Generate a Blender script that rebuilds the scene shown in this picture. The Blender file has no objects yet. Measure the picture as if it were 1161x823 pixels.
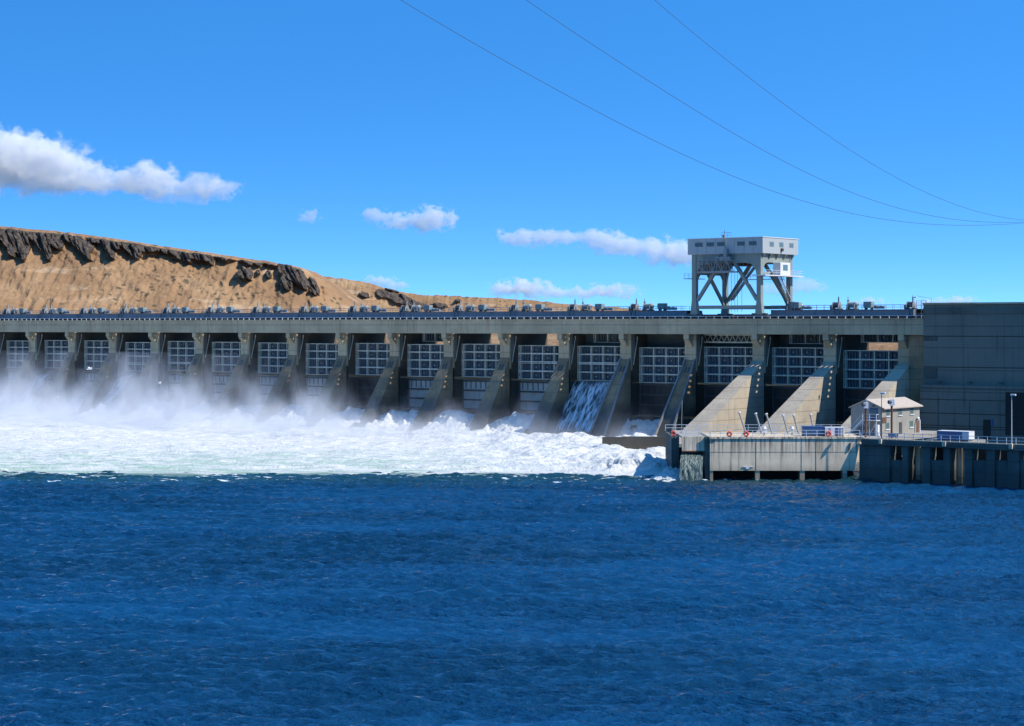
import bpy, math, random
import numpy as np
from mathutils import Vector, Matrix
random.seed(7)
C = bpy.context.scene.collection
R = math.radians

# ------------------------------------------------------------------ frame of reference
F = 2242.0            # focal length in photo pixels (photo 1161 px wide)
HY = 369.5            # horizon row of the photo
CAMZ = 27.5
CT, ST = .797, .604   # the dam line recedes to the left by about 37 degrees
TH = math.atan2(ST, CT)
D = 390.0             # distance from the camera to the plane of the bridge girder

def W(a, d, z=0.0):   # a along the dam (to the right), d metres downstream of the girder face
    return Vector((D*ST + a*CT - d*ST, D*CT - a*ST - d*CT, z))
def a_of(px, d=0.0):
    r = (px-580.5)/F; Dd = D-d
    # signed so that W(a,d).x/W(a,d).y == r
    return Dd*(r*CT-ST)/(CT+r*ST)
def k_of(px, d=0.0):
    return (F*CT + (px-580.5)*ST)/(D-d)
def z_of(px, py, d=0.0):
    return CAMZ + (HY-py)/k_of(px, d)
def at(px, py, Y):
    return Vector(((px-580.5)/F*Y, Y, CAMZ+(HY-py)/F*Y))

# ------------------------------------------------------------------ mesh helpers
class MB:
    def __init__(s): s.v = []; s.f = []; s.marks = []
    def mat(s, k): s.marks.append((len(s.f), k)); return s
    def hexa(s, p):          # p: 4 bottom ccw, 4 top ccw
        n = len(s.v); s.v += [tuple(q) for q in p]
        s.f += [tuple(n+i for i in q) for q in ((3,2,1,0),(4,5,6,7),(0,1,5,4),(1,2,6,5),(2,3,7,6),(3,0,4,7))]
        return s
    def box(s, x0,x1,y0,y1,z0,z1):
        return s.hexa([(x0,y0,z0),(x1,y0,z0),(x1,y1,z0),(x0,y1,z0),(x0,y0,z1),(x1,y0,z1),(x1,y1,z1),(x0,y1,z1)])
    def bar(s, p, q, w, h=None):
        p = Vector(p); q = Vector(q); h = h or w
        d = (q-p).normalized()
        u = Vector((0,0,1)) if abs(d.z) < .95 else Vector((0,1,0))
        a = d.cross(u).normalized()*w/2; b = a.cross(d).normalized()*h/2
        return s.hexa([p-a-b, p+a-b, p+a+b, p-a+b, q-a-b, q+a-b, q+a+b, q-a+b])
    def tube(s, p, q, r, n=8, r2=None):
        p = Vector(p); q = Vector(q); r2 = r if r2 is None else r2
        d = (q-p).normalized()
        u = Vector((0,0,1)) if abs(d.z) < .95 else Vector((0,1,0))
        a = d.cross(u).normalized(); b = a.cross(d).normalized()
        m = len(s.v)
        for c, rr in ((p, r), (q, r2)):
            for i in range(n):
                t = 2*math.pi*i/n
                s.v.append(tuple(c + a*math.cos(t)*rr + b*math.sin(t)*rr))
        for i in range(n):
            j = (i+1) % n
            s.f.append((m+i, m+j, m+n+j, m+n+i))
        s.f.append(tuple(m+i for i in range(n))[::-1]); s.f.append(tuple(m+n+i for i in range(n)))
        return s
    def ring(s, c, r, t, axis='y', n=16, m=6):
        k = len(s.v)
        for i in range(n):
            A = 2*math.pi*i/n
            for j in range(m):
                B = 2*math.pi*j/m
                rr = r + t*math.cos(B); o = t*math.sin(B)
                s.v.append((c[0]+rr*math.cos(A), c[1]+o, c[2]+rr*math.sin(A)))
        for i in range(n):
            for j in range(m):
                a = k+i*m+j; b = k+i*m+(j+1)%m; cc = k+((i+1)%n)*m+(j+1)%m; dd = k+((i+1)%n)*m+j
                s.f.append((a,b,cc,dd))
        return s
    def prism(s, poly, x0, x1):   # polygon in (y,z) swept along x
        n = len(poly); m = len(s.v)
        for x in (x0, x1):
            for (y, z) in poly: s.v.append((x, y, z))
        for i in range(n):
            j = (i+1) % n
            s.f.append((m+i, m+j, m+n+j, m+n+i))
        s.f.append(tuple(m+i for i in range(n))[::-1]); s.f.append(tuple(m+n+i for i in range(n)))
        return s
    def prism_y(s, poly, y0, y1):   # polygon in (x,z) swept along y
        n = len(poly); m = len(s.v)
        for y in (y0, y1):
            for (x, z) in poly: s.v.append((x, y, z))
        for i in range(n):
            j = (i+1) % n
            s.f.append((m+i, m+j, m+n+j, m+n+i))
        s.f.append(tuple(m+i for i in range(n))[::-1]); s.f.append(tuple(m+n+i for i in range(n)))
        return s
    def build(s, name, mat, parent=None, loc=None, rz=0, bevel=0, smooth=False):
        me = bpy.data.meshes.new(name); me.from_pydata(s.v, [], s.f)
        import bmesh
        if s.marks:
            mi = [0]*len(s.f)
            for st, k in s.marks:
                for q in range(st, len(mi)): mi[q] = k
            me.polygons.foreach_set('material_index', mi)
        bm = bmesh.new(); bm.from_mesh(me); bmesh.ops.recalc_face_normals(bm, faces=bm.faces); bm.to_mesh(me); bm.free()
        if smooth: me.polygons.foreach_set('use_smooth', [True]*len(me.polygons))
        for mm_ in (mat if isinstance(mat, list) else [mat]): me.materials.append(mm_)
        o = bpy.data.objects.new(name, me); C.objects.link(o)
        if parent: o.parent = parent
        if loc is not None: o.location = loc
        o.rotation_euler.z = rz
        if bevel:
            m = o.modifiers.new('bevel', 'BEVEL'); m.width = bevel; m.segments = 1; m.limit_method = 'ANGLE'
        return o

def tag(o, label, cat, group=None, kind=None):
    if label: o['label'] = label
    if cat: o['category'] = cat
    if group: o['group'] = group
    if kind: o['kind'] = kind
    return o
def empty(name, loc, rz, label=None, cat=None, group=None):
    o = bpy.data.objects.new(name, None); C.objects.link(o)
    o.location = loc; o.rotation_euler.z = rz; o.empty_display_size = .5
    return tag(o, label, cat, group)
def copy_tree(o, parent=None):
    c = o.copy(); C.objects.link(c); c.parent = parent
    for ch in list(o.children): copy_tree(ch, c)
    return c

def hash2(ix, iy, seed):
    h = (ix.astype(np.int64)*374761393 + iy.astype(np.int64)*668265263 + seed*974634777) & 0xffffffff
    h = ((h ^ (h >> 13))*1274126177) & 0xffffffff
    return ((h ^ (h >> 16)) & 0xffff)/65535.0
def vnoise(x, y, seed=0):
    ix = np.floor(x); iy = np.floor(y); fx = x-ix; fy = y-iy
    fx = fx*fx*(3-2*fx); fy = fy*fy*(3-2*fy)
    a = hash2(ix, iy, seed); b = hash2(ix+1, iy, seed); c = hash2(ix, iy+1, seed); d = hash2(ix+1, iy+1, seed)
    return (a*(1-fx)+b*fx)*(1-fy) + (c*(1-fx)+d*fx)*fy
def fbm(x, y, seed=0, oct=4, gain=.5):
    s = np.zeros_like(x); amp = 1; tot = 0; ca, sa = math.cos(.6), math.sin(.6)
    for i in range(oct):
        s = s + amp*vnoise(x, y, seed+i*17); tot += amp; amp *= gain
        x, y = (x*ca - y*sa)*2.03+5.3, (x*sa + y*ca)*2.03+1.7
    return s/tot
def sstep(a, b, x):
    t = np.clip((x-a)/(b-a), 0, 1); return t*t*(3-2*t)

def grid_mesh(name, P, mat, keep=None, attrs=None, smooth=True):
    ny, nx, _ = P.shape
    me = bpy.data.meshes.new(name)
    idx = np.arange(ny*nx).reshape(ny, nx)
    q = np.stack([idx[:-1,:-1], idx[:-1,1:], idx[1:,1:], idx[1:,:-1]], -1).reshape(-1, 4)
    if keep is not None:
        q = q[keep.reshape(-1)]
    me.vertices.add(ny*nx); me.vertices.foreach_set('co', P.reshape(-1).astype(np.float32))
    me.loops.add(len(q)*4); me.loops.foreach_set('vertex_index', q.reshape(-1).astype(np.int32))
    me.polygons.add(len(q))
    me.polygons.foreach_set('loop_start', np.arange(0, len(q)*4, 4, dtype=np.int32))
    me.polygons.foreach_set('loop_total', np.full(len(q), 4, dtype=np.int32))
    me.polygons.foreach_set('use_smooth', np.full(len(q), smooth))
    me.update(calc_edges=True)
    if attrs:
        for k, v in attrs.items():
            at_ = me.attributes.new(k, 'FLOAT', 'POINT'); at_.data.foreach_set('value', v.reshape(-1).astype(np.float32))
    me.materials.append(mat)
    o = bpy.data.objects.new(name, me); C.objects.link(o)
    return o

# ------------------------------------------------------------------ materials
class NT:
    def __init__(s, name, vol=False):
        s.m = bpy.data.materials.new(name); s.m.use_nodes = True
        s.t = s.m.node_tree; s.n = s.t.nodes; s.n.clear()
        s.out = s.n.new('ShaderNodeOutputMaterial')
    def node(s, t, **kw):
        n = s.n.new(t)
        for k, v in kw.items(): setattr(n, k, v)
        return n
    def link(s, a, b): s.t.links.new(a, b)
    def val(s, sock, v):
        if hasattr(v, 'is_output') or isinstance(v, bpy.types.NodeSocket): s.link(v, sock)
        elif isinstance(v, (tuple, list)) and len(v) == 3 and sock.type == 'RGBA': sock.default_value = (*v, 1)
        else: sock.default_value = v
    def math(s, op, a, b=None, c=None, clamp=False):
        n = s.node('ShaderNodeMath', operation=op); n.use_clamp = clamp
        s.val(n.inputs[0], a)
        if b is not None: s.val(n.inputs[1], b)
        if c is not None: s.val(n.inputs[2], c)
        return n.outputs[0]
    def vmath(s, op, a, b=None):
        n = s.node('ShaderNodeVectorMath', operation=op); s.val(n.inputs[0], a)
        if b is not None: s.val(n.inputs[1], b)
        return n.outputs['Value'] if op in ('LENGTH','DOT_PRODUCT','DISTANCE') else n.outputs[0]
    def mapping(s, vec, scale=(1,1,1), rz=0.0, loc=(0,0,0)):
        n = s.node('ShaderNodeMapping'); s.link(vec, n.inputs[0])
        n.inputs['Scale'].default_value = scale; n.inputs['Rotation'].default_value = (0,0,rz); n.inputs['Location'].default_value = loc
        return n.outputs[0]
    def noise(s, vec, scale, detail=4, rough=.55, dist=0.0):
        n = s.node('ShaderNodeTexNoise'); s.link(vec, n.inputs['Vector'])
        n.inputs['Scale'].default_value = scale; n.inputs['Detail'].default_value = detail
        n.inputs['Roughness'].default_value = rough; n.inputs['Distortion'].default_value = dist
        return n.outputs['Fac']
    def ramp(s, fac, stops):
        n = s.node('ShaderNodeValToRGB'); s.link(fac, n.inputs[0]); e = n.color_ramp.elements
        while len(e) < len(stops): e.new(.5)
        for el, (p, c) in zip(e, stops):
            el.position = p; el.color = (*c, 1) if isinstance(c, tuple) else (c, c, c, 1)
        return n.outputs[0]
    def mapr(s, v, a, b, c=0.0, d=1.0, smooth=True):
        n = s.node('ShaderNodeMapRange'); s.val(n.inputs[0], v)
        if smooth: n.interpolation_type = 'SMOOTHSTEP'
        for i, x in enumerate((a, b, c, d)): n.inputs[i+1].default_value = x
        return n.outputs[0]
    def mix(s, fac, a, b, mode='MIX'):
        n = s.node('ShaderNodeMix', data_type='RGBA', blend_type=mode)
        s.val(n.inputs[0], fac); s.val(n.inputs[6], a); s.val(n.inputs[7], b)
        return n.outputs[2]
    def bump(s, h, dist=.05, strength=1.0, normal=None):
        n = s.node('ShaderNodeBump'); s.link(h, n.inputs['Height'])
        n.inputs['Distance'].default_value = dist; n.inputs['Strength'].default_value = strength
        if normal is not None: s.link(normal, n.inputs['Normal'])
        return n.outputs[0]
    def pbr(s, col, rough=.8, metal=0.0, normal=None, spec=.5, **kw):
        b = s.node('ShaderNodeBsdfPrincipled')
        s.val(b.inputs['Base Color'], col); s.val(b.inputs['Roughness'], rough); s.val(b.inputs['Metallic'], metal)
        b.inputs['Specular IOR Level'].default_value = spec
        if normal is not None: s.link(normal, b.inputs['Normal'])
        for k, v in kw.items(): s.val(b.inputs[k.replace('_', ' ')], v)
        s.link(b.outputs[0], s.out.inputs[0])
        return s.m

def pos(t): return t.node('ShaderNodeNewGeometry').outputs['Position']

def concrete(name, col, dark, rust=.25, streak=.55, joint=2.3, wet_shade=None, scale=1.0, bump=.03, stain=(.05,.045,.035), plank=.16, drip=None):
    t = NT(name); p = t.mapping(pos(t), rz=TH)      # rotate world into the dam frame
    big = t.noise(p, .11*scale, 5, .6)
    fine = t.noise(p, 2.2, 5, .7)
    sv = t.mapping(p, scale=(1, 1, .05)); st = t.noise(sv, 1.1, 5, .65)
    st2 = t.noise(t.mapping(p, scale=(1, 1, .02)), 3.2, 3, .6)
    c = t.mix(t.mapr(big, .3, .7), dark, col)
    c = t.mix(t.math('MULTIPLY', t.mapr(fine, .35, .75), .25), c, tuple(x*.6 for x in col))
    c = t.mix(t.math('MULTIPLY', t.mapr(st, .52, .75), streak), c, stain)
    c = t.mix(t.math('MULTIPLY', t.mapr(st2, .58, .72), streak*.6), c, tuple(min(1, x*1.25) for x in col))
    rn = t.noise(t.mapping(p, scale=(1,1,.12), loc=(31,7,3)), .5, 4, .6)
    c = t.mix(t.math('MULTIPLY', t.mapr(rn, .58, .74), rust), c, (.22, .11, .045))
    sep = t.node('ShaderNodeSeparateXYZ'); t.link(p, sep.inputs[0])
    wob = t.math('MULTIPLY', t.noise(p, .8, 2), .05)
    zz = t.math('FRACT', t.math('DIVIDE', t.math('ADD', sep.outputs[2], wob), joint))
    line = t.math('LESS_THAN', zz, .035)
    # faint plank marks of the formwork
    pl = t.math('FRACT', t.math('MULTIPLY', sep.outputs[2], 3.1))
    plm = t.math('MULTIPLY', t.math('LESS_THAN', pl, .12), plank)
    c = t.mix(plm, c, stain)
    c = t.mix(t.math('MULTIPLY', line, .5), c, stain)
    h = t.math('ADD', t.math('MULTIPLY', fine, .6), t.math('MULTIPLY', line, -1.0))
    rough = .9
    if drip is not None:
        dn = t.noise(t.mapping(p, scale=(1, 1, .03), loc=(9,2,5)), 1.7, 4, .7)
        tz = t.mapr(t.math('ADD', sep.outputs[2], t.math('MULTIPLY', dn, 3.0)), drip-3.2, drip+1.0)
        c = t.mix(t.math('MULTIPLY', t.math('MULTIPLY', t.mapr(dn, .45, .62), tz), .75), c, (.10,.085,.065))
        bz = t.mapr(t.math('ADD', sep.outputs[2], t.math('MULTIPLY', fine, 1.4)), 2.2, 4.2, 1, 0)
        c = t.mix(t.math('MULTIPLY', bz, .45), c, (.17,.14,.10))
    if wet_shade is not None:     # algae and soaked foot below this level; on pier sides painted bay shade too
        w = t.mapr(t.math('ADD', sep.outputs[2], t.math('MULTIPLY', t.noise(p, .5, 4), -3.0)), wet_shade-1.5, wet_shade+2.5, 1, 0)
        c = t.mix(t.math('MULTIPLY', w, .82), c, (.035, .036, .03))
        rough = t.mapr(w, 0, 1, .9, .35, False)
    return t.pbr(c, rough, normal=t.bump(h, bump))

M = {}
M['girder'] = concrete('girder_concrete', (.50,.415,.26), (.35,.285,.175), rust=.4, streak=.45, joint=3.45)
M['pier'] = concrete('pier_concrete', (.34,.25,.14), (.15,.108,.062), rust=.5, streak=.8, wet_shade=7)
M['pier_body'] = concrete('pier_shaded_concrete', (.15,.11,.065), (.07,.052,.032), rust=.4, streak=.7, wet_shade=15)  # darker pier concrete; the bays' shade is in its colour, deepest low down
M['pier_clean'] = concrete('buttress_concrete', (.50,.42,.30), (.34,.285,.21), rust=.25, streak=.4, wet_shade=None)
M['curb'] = concrete('curb_concrete', (.26,.27,.26), (.15,.16,.16), rust=.1, streak=.5)
M['wall'] = concrete('fishway_concrete', (.84,.69,.47), (.68,.54,.36), rust=.45, streak=.75, joint=40, scale=2.5, plank=.03, drip=7.9)
M['wallwet'] = concrete('quay_concrete', (.14,.155,.13), (.065,.075,.065), rust=.2, streak=.5, wet_shade=1.2)
M['ph'] = concrete('powerhouse_concrete', (.19,.195,.155), (.135,.14,.115), rust=.12, streak=.6, joint=4.55, scale=.7)
M['wetdark'] = concrete('wet_shaded_concrete', (.03,.031,.027), (.015,.016,.015), rust=.1, streak=.5)  # wet concrete, darkened further to hold the shade of the bays
M['dark'] = concrete('soffit_concrete', (.11,.095,.07), (.06,.052,.04), rust=.2, streak=.4)

def paint(name, col, rough=.5, metal=0.0, dirt=.35, dirtcol=(.12,.085,.055), spec=.5, sc=1.0):
    t = NT(name); p = pos(t)
    n = t.noise(t.mapping(p, scale=(1,1,.35)), .9*sc, 6, .65)
    f = t.noise(p, 7*sc, 3, .6)
    c = t.mix(t.math('MULTIPLY', t.mapr(n, .45, .75), dirt), col, dirtcol)
    c = t.mix(t.math('MULTIPLY', t.mapr(f, .4, .8), .18), c, tuple(x*.6 for x in col))
    return t.pbr(c, t.mapr(n, .3, .8, rough, min(1, rough+.25)), metal, spec=spec)
M['gate'] = paint('gate_frame_paint', (.58,.58,.47), .6, dirt=.45)
M['plate'] = paint('gate_skin_paint', (.06,.09,.115), .65, dirt=.5, dirtcol=(.02,.022,.022))
M['rib'] = paint('gate_rib_lit', (.13,.165,.18), .6, dirt=.4)  # lighter than the skin: the light the ribs catch is painted in
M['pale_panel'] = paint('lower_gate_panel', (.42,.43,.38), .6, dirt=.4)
M['dark_panel'] = paint('wet_shaded_gate_panel', (.028,.027,.024), .4, dirt=.5)  # near-black wet panel; the shade of its bay is in the colour
M['bluebeam'] = paint('hoist_girder_paint', (.22,.24,.26), .5, dirt=.35)
M['crane'] = paint('crane_paint', (.23,.26,.22), .5, dirt=.22)
M['crane_end'] = paint('crane_house_paint', (.37,.40,.39), .5, dirt=.12)
M['darksteel'] = paint('grimy_steel', (.06,.062,.06), .6, dirt=.4)
M['midsteel'] = paint('grey_steel', (.26,.27,.26), .55, dirt=.4)
M['white'] = paint('white_paint', (.68,.68,.66), .5, dirt=.2)
M['rail'] = paint('rail_paint', (.62,.63,.62), .5, dirt=.3)
M['winch'] = paint('winch_paint', (.27,.28,.26), .55, dirt=.45)
M['cabinet'] = paint('cabinet_paint', (.22,.28,.27), .6, dirt=.3)
M['rust'] = paint('rusted_steel', (.16,.075,.04), .8, dirt=.5, dirtcol=(.05,.03,.02))
M['red'] = paint('ring_red', (.75,.07,.02), .5, dirt=.1)
M['blue'] = paint('container_blue', (.035,.10,.22), .45, dirt=.2)
M['boxblue'] = paint('faded_blue_paint', (.11,.14,.26), .5, dirt=.15)
M['deepblue'] = paint('stripe_blue', (.04,.06,.20), .5, dirt=.1)
M['road'] = paint('bridge_road', (.055,.05,.05), .9, dirt=.3)
M['ground'] = paint('quay_paving', (.33,.30,.25), .9, dirt=.4)
M['bird'] = paint('gull_feathers', (.8,.8,.78), .8, dirt=.1)
M['wood'] = paint('weathered_pole', (.10,.075,.055), .9, dirt=.3)
M['lamp'] = paint('lamp_head_grey', (.6,.62,.65), .4, dirt=.1)
M['cable'] = paint('cable_metal', (.03,.03,.035), .5, dirt=0)
def glass(name, col):
    t = NT(name); n = t.noise(pos(t), 1.3, 3)
    return t.pbr(t.mix(n, col, tuple(x*1.8 for x in col)), .12, spec=.7)
M['glass'] = glass('window_glass', (.03,.045,.045))
M['glass_green'] = glass('pale_window_glass', (.07,.11,.10))
# corrugated cladding and roof of the control house
def corrug(name, col, axis, per):
    t = NT(name); p = t.mapping(pos(t), rz=TH)
    s = t.node('ShaderNodeSeparateXYZ'); t.link(p, s.inputs[0])
    w = t.math('SINE', t.math('MULTIPLY', t.math('ADD', s.outputs[0], s.outputs[1]) if axis == 2 else s.outputs[axis], 2*math.pi/per))
    n = t.noise(t.mapping(p, scale=(1,1,.2)), 1.2, 5, .6)
    c = t.mix(t.math('MULTIPLY', t.mapr(n, .4, .75), .35), col, tuple(x*.5 for x in col))
    return t.pbr(c, .6, normal=t.bump(w, .03))
M['clad'] = corrug('house_cladding', (.33,.31,.26), 2, .35)
M['roof'] = corrug('house_roof_sheet', (.50,.41,.31), 1, .5)

# --- water
def water_mat():
    t = NT('river_water'); p = pos(t)
    n1 = t.noise(t.mapping(p, scale=(.35,1,1), rz=.1), 2.6, 4, .58)
    n2 = t.noise(t.mapping(p, scale=(.33,1,1), rz=.15), 1.0, 4, .55)
    n3 = t.noise(t.mapping(p, scale=(.4,1,1)), 6.0, 3, .55)
    h = t.math('ADD', t.math('MULTIPLY', n2, .9), t.math('ADD', t.math('MULTIPLY', n1, .95), t.math('MULTIPLY', n3, .09)))
    big = t.noise(t.mapping(p, scale=(.35,1,1)), .035, 4, .6)
    lane = t.mapr(t.noise(t.mapping(p, scale=(.3,1,1), rz=.12, loc=(40,3,0)), .06, 3, .5), .35, .65, .45, 1.35)
    h = t.math('MULTIPLY', h, lane)
    s = t.node('ShaderNodeSeparateXYZ'); t.link(p, s.inputs[0])
    deep = t.mix(t.mapr(big, .35, .65), (.002,.028,.068), (.003,.048,.125))
    # aerated green water close to the spillway and the fishway
    near = t.mapr(t.math('ADD', s.outputs[1], t.math('MULTIPLY', t.noise(t.mapping(p, scale=(.25,1,1)), .16, 4), 22.0)), 346, 368)
    col = t.mix(t.math('MULTIPLY', near, .75), deep, (.012,.055,.055))
    # flecks of foam drifting on the surface
    fl = t.noise(t.mapping(p, scale=(.22,1,1)), .7, 6, .62, .5)
    ar = t.noise(t.mapping(p, scale=(.5,1,1)), .05, 3)
    thr = t.math('ADD', t.math('MULTIPLY', near, -.125), t.mapr(s.outputs[1], 270, 340, .80, .738))
    thr = t.math('ADD', thr, t.math('MULTIPLY', ar, -.03))
    fm = t.mapr(t.math('SUBTRACT', fl, thr), 0, .03)
    col = t.mix(fm, col, (.72,.78,.78))
    rg = t.mapr(fm, 0, 1, .05, .7)
    nrm = t.bump(h, .75, 1.0)
    return t.pbr(col, rg, normal=nrm, spec=.5, IOR=1.333)
M['water'] = water_mat()

def foam_mat(name, green=True):
    t = NT(name); p = pos(t)
    n = t.noise(t.mapping(p, scale=(.5,1,1)), .45, 6, .65)
    f = t.noise(p, 1.6, 6, .7)
    s = t.node('ShaderNodeSeparateXYZ'); t.link(p, s.inputs[0])
    c = t.mix(t.mapr(n, .3, .6), (.60,.64,.60), (.82,.80,.74))
    if green:
        # greener, thinner froth towards the front and the left
        y = t.math('ADD', s.outputs[1], t.math('MULTIPLY', n, 50.0))
        y = t.math('ADD', y, t.math('MULTIPLY', s.outputs[0], .16))
        g = t.math('MULTIPLY', t.mapr(y, 388, 470, 1, 0), t.mapr(s.outputs[0], -30, 10, 1, .0))
        gg = t.math('MULTIPLY', g, t.mapr(t.noise(t.mapping(p, scale=(.2,1,1)), .4, 5, .6), .38, .62))
        c = t.mix(t.math('MULTIPLY', gg, .8), c, (.33,.52,.38))
        ed = t.mapr(t.math('ADD', s.outputs[1], t.math('MULTIPLY', t.noise(t.mapping(p, scale=(.15,1,1)), .5, 5, .65), 14.0)), 371, 377, 1, 0)
        c = t.mix(t.math('MULTIPLY', t.math('MULTIPLY', ed, .8), t.mapr(s.outputs[0], 8, 18, 1, 0)), c, (.06,.17,.15))
    f2 = t.noise(p, 4.5, 4, .7)
    h = t.math('ADD', t.math('MULTIPLY', n, 1.0), t.math('ADD', t.math('MULTIPLY', f, .7), t.math('MULTIPLY', f2, .22)))
    return t.pbr(c, .8, normal=t.bump(h, .9), spec=.15)
M['foam'] = foam_mat('white_water')
M['jet'] = foam_mat('spill_foam', False)
def sheet_mat(name, light, dark, scale=1.0):
    t = NT(name); p = t.mapping(pos(t), rz=TH)
    n = t.noise(t.mapping(p, scale=(1,.25,.12)), 2.6*scale, 5, .65)
    n2 = t.noise(t.mapping(p, scale=(1,.3,.25)), .7*scale, 4, .6)
    c = t.mix(t.math('MULTIPLY', t.mapr(n, .38, .6), t.mapr(n2, .25, .55)), dark, light)
    return t.pbr(c, .3, normal=t.bump(n, .2))
M['cascade'] = sheet_mat('thin_falling_water', (.72,.78,.80), (.04,.045,.045), .6)
M['fishfall'] = sheet_mat('green_falling_water', (.11,.17,.15), (.006,.024,.02), 2.4)

# --- hills
def hill_mat():
    t = NT('dry_hill'); p = pos(t)
    at_ = t.node('ShaderNodeAttribute', attribute_name='rock').outputs['Fac']
    n = t.noise(p, .02, 6, .6); f = t.noise(p, .22, 5, .65)
    c = t.ramp(n, [(.3, (.20,.115,.058)), (.5, (.30,.178,.088)), (.7, (.40,.26,.135))])
    v = t.node('ShaderNodeTexVoronoi'); t.link(p, v.inputs['Vector']); v.inputs['Scale'].default_value = .17
    bush = t.math('LESS_THAN', v.outputs['Distance'], .26)
    bm = t.math('MULTIPLY', bush, t.mapr(t.noise(p, .013, 4), .38, .55, .25, 1.2))
    c = t.mix(t.math('MULTIPLY', t.mapr(f, .45, .7), .4), c, (.22,.135,.08))
    c = t.mix(t.math('MULTIPLY', bm, .7), c, (.07,.06,.035))
    st = t.noise(t.mapping(p, scale=(1,1,6)), .02, 5, .6)
    c = t.mix(t.math('MULTIPLY', t.mapr(st, .56, .68), .35), c, (.60,.46,.30))
    rk = t.noise(t.mapping(p, scale=(1,1,.25)), .35, 5, .7)
    rc = t.mix(t.mapr(rk, .3, .7), (.05,.041,.035), (.23,.18,.135))
    m = t.mapr(t.math('ADD', at_, t.math('MULTIPLY', t.math('SUBTRACT', f, .5), .55)), .42, .58)
    c = t.mix(m, c, rc)
    h = t.math('ADD', t.math('MULTIPLY', f, 1.0), t.math('MULTIPLY', t.math('MULTIPLY', rk, m), 4.0))
    return t.pbr(c, .95, normal=t.bump(h, 1.6), spec=.1)
M['hill'] = hill_mat()

# ------------------------------------------------------------------ river
def axis(segs):
    out = [segs[0][0]]
    for a, b, n in segs:
        out += list(np.linspace(a, b, n+1)[1:])
    return np.array(out)
def build_water():
    xs = axis([(-5000,-1200,6),(-1200,-300,12),(-300,-125,60),(-125,125,620),(125,300,60),(300,1200,12),(1200,5000,6)])
    ys = axis([(-3000,-400,8),(-400,90,30),(90,120,20),(120,200,240),(200,372,340),(372,640,60)])
    X, Y = np.meshgrid(xs, ys)
    rng = np.random.RandomState(3)
    Z = np.zeros_like(X)
    patch = .45 + 1.1*fbm(X/26+9, Y/13+4, 51, 3)
    for i in range(46):
        lam = 1.1*(9.0/1.1)**(rng.rand()**1.25)
        ang = math.pi/2 + rng.normal(0, .55) + .18
        k = 2*math.pi/lam
        ph = rng.rand()*6.283
        amp = .0195*lam**.6
        wx = X + 1.2*fbm(X/9, Y/9, i, 2)
        arg = k*(wx*math.cos(ang) + Y*math.sin(ang)) + ph
        s = np.sin(arg)
        Z += amp*(s + .28*np.cos(2*arg))*(1 if lam < 6 else .8)
    Z *= patch
    fade = sstep(-300,-130,X)*sstep(300,130,X)*sstep(60,118,Y)
    Z *= fade
    Z += .1*(fbm(X/30, Y/18, 88, 3)-.5)*fade
    P = np.stack([X, Y, Z], -1)
    # stop the sheet under the dam
    d = D - CT*Y - ST*X
    keep = (d[:-1,:-1] > -3)
    o = grid_mesh('river', P, M['water'], keep)
    o['kind'] = 'structure'
    # reservoir held back behind the dam
    m = MB(); n = 0
    p = [W(-1500,-8,21.5), W(600,-8,21.5), W(600,-45,21.5), W(-1500,-45,21.5)]
    m.v = [tuple(q) for q in p]; m.f = [(0,1,2,3)]
    o = m.build('reservoir', M['water']); o['kind'] = 'structure'
    m = MB()
    rows = [(-36,20.5),(-46,22.6),(-60,23.6),(-140,24.6),(-3000,24.9)]
    for d_, z_ in rows: m.v += [tuple(W(-5000,d_,z_)), tuple(W(4000,d_,z_))]
    m.f = [(2*i,2*i+1,2*i+3,2*i+2) for i in range(len(rows)-1)]
    o = m.build('far_bank', M['hill']); o['kind'] = 'structure'
build_water()

def build_foam():
    xs = axis([(-330,-120,230),(-120,38,520)])
    ys = axis([(352,385,130),(385,470,210),(470,640,230)])
    X, Y = np.meshgrid(xs, ys)
    d = D - CT*Y - ST*X
    lump = fbm(X/7, Y/6, 5, 5, .55); lump2 = fbm(X/2.2, Y/2.0, 15, 4, .6)
    amp = .5 + .75*np.exp(-((d-22)/14)**2)
    big = fbm(X/19, Y/12, 77, 3)
    H = .32 + amp*(np.clip(lump-.36, 0, 1)*2.6 + .35*(lump2-.4)) + 1.3*np.exp(-((d-18)/9)**2)*np.clip(big-.3, 0, 1)*1.8
    # right hand part churns close to the camera side too
    churn = sstep(-20, 18, X)*sstep(368, 378, Y)*sstep(10, 26, d)
    H += .55*(fbm(X/3.4, Y/2.4, 45, 4, .6)-.42)*sstep(366, 384, Y)
    H += 3.6*np.exp(-((X-22)/8)**2-((Y-373)/9)**2)*(.2+.9*lump)*(.6+.7*lump2)
    H += churn*(1.5*np.clip(lump-.3, 0, 1)*2 + .35*lump2)
    edge = 364.5 + 13*(fbm(X/20, Y/11+3.3, 9, 4)-.5) + 8*(fbm(X/4.5, Y/2.5, 19, 4)-.5) + 2.0*sstep(10,-60,X)
    H = np.where(Y < edge+8, H*sstep(-1.0, 14, Y-edge) - .55*sstep(1.6, -3.0, Y-edge), H)
    H += .18*sstep(-2,2,Y-edge)
    rs = sstep(36.5, 33, X + 1.5*(fbm(Y/6, X*0+1, 4, 3)-.5) )
    H = H*rs - 1.0*(1-rs)
    P = np.stack([X, Y, H], -1)
    dm = d[:-1,:-1]
    keep = (dm > -3) & (H[:-1,:-1] > -.6)
    o = grid_mesh('foam', P, M['foam'], keep)
    tag(o, 'churning white water boiling below the spillway bays', 'foam', kind='stuff')
build_foam()

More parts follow.
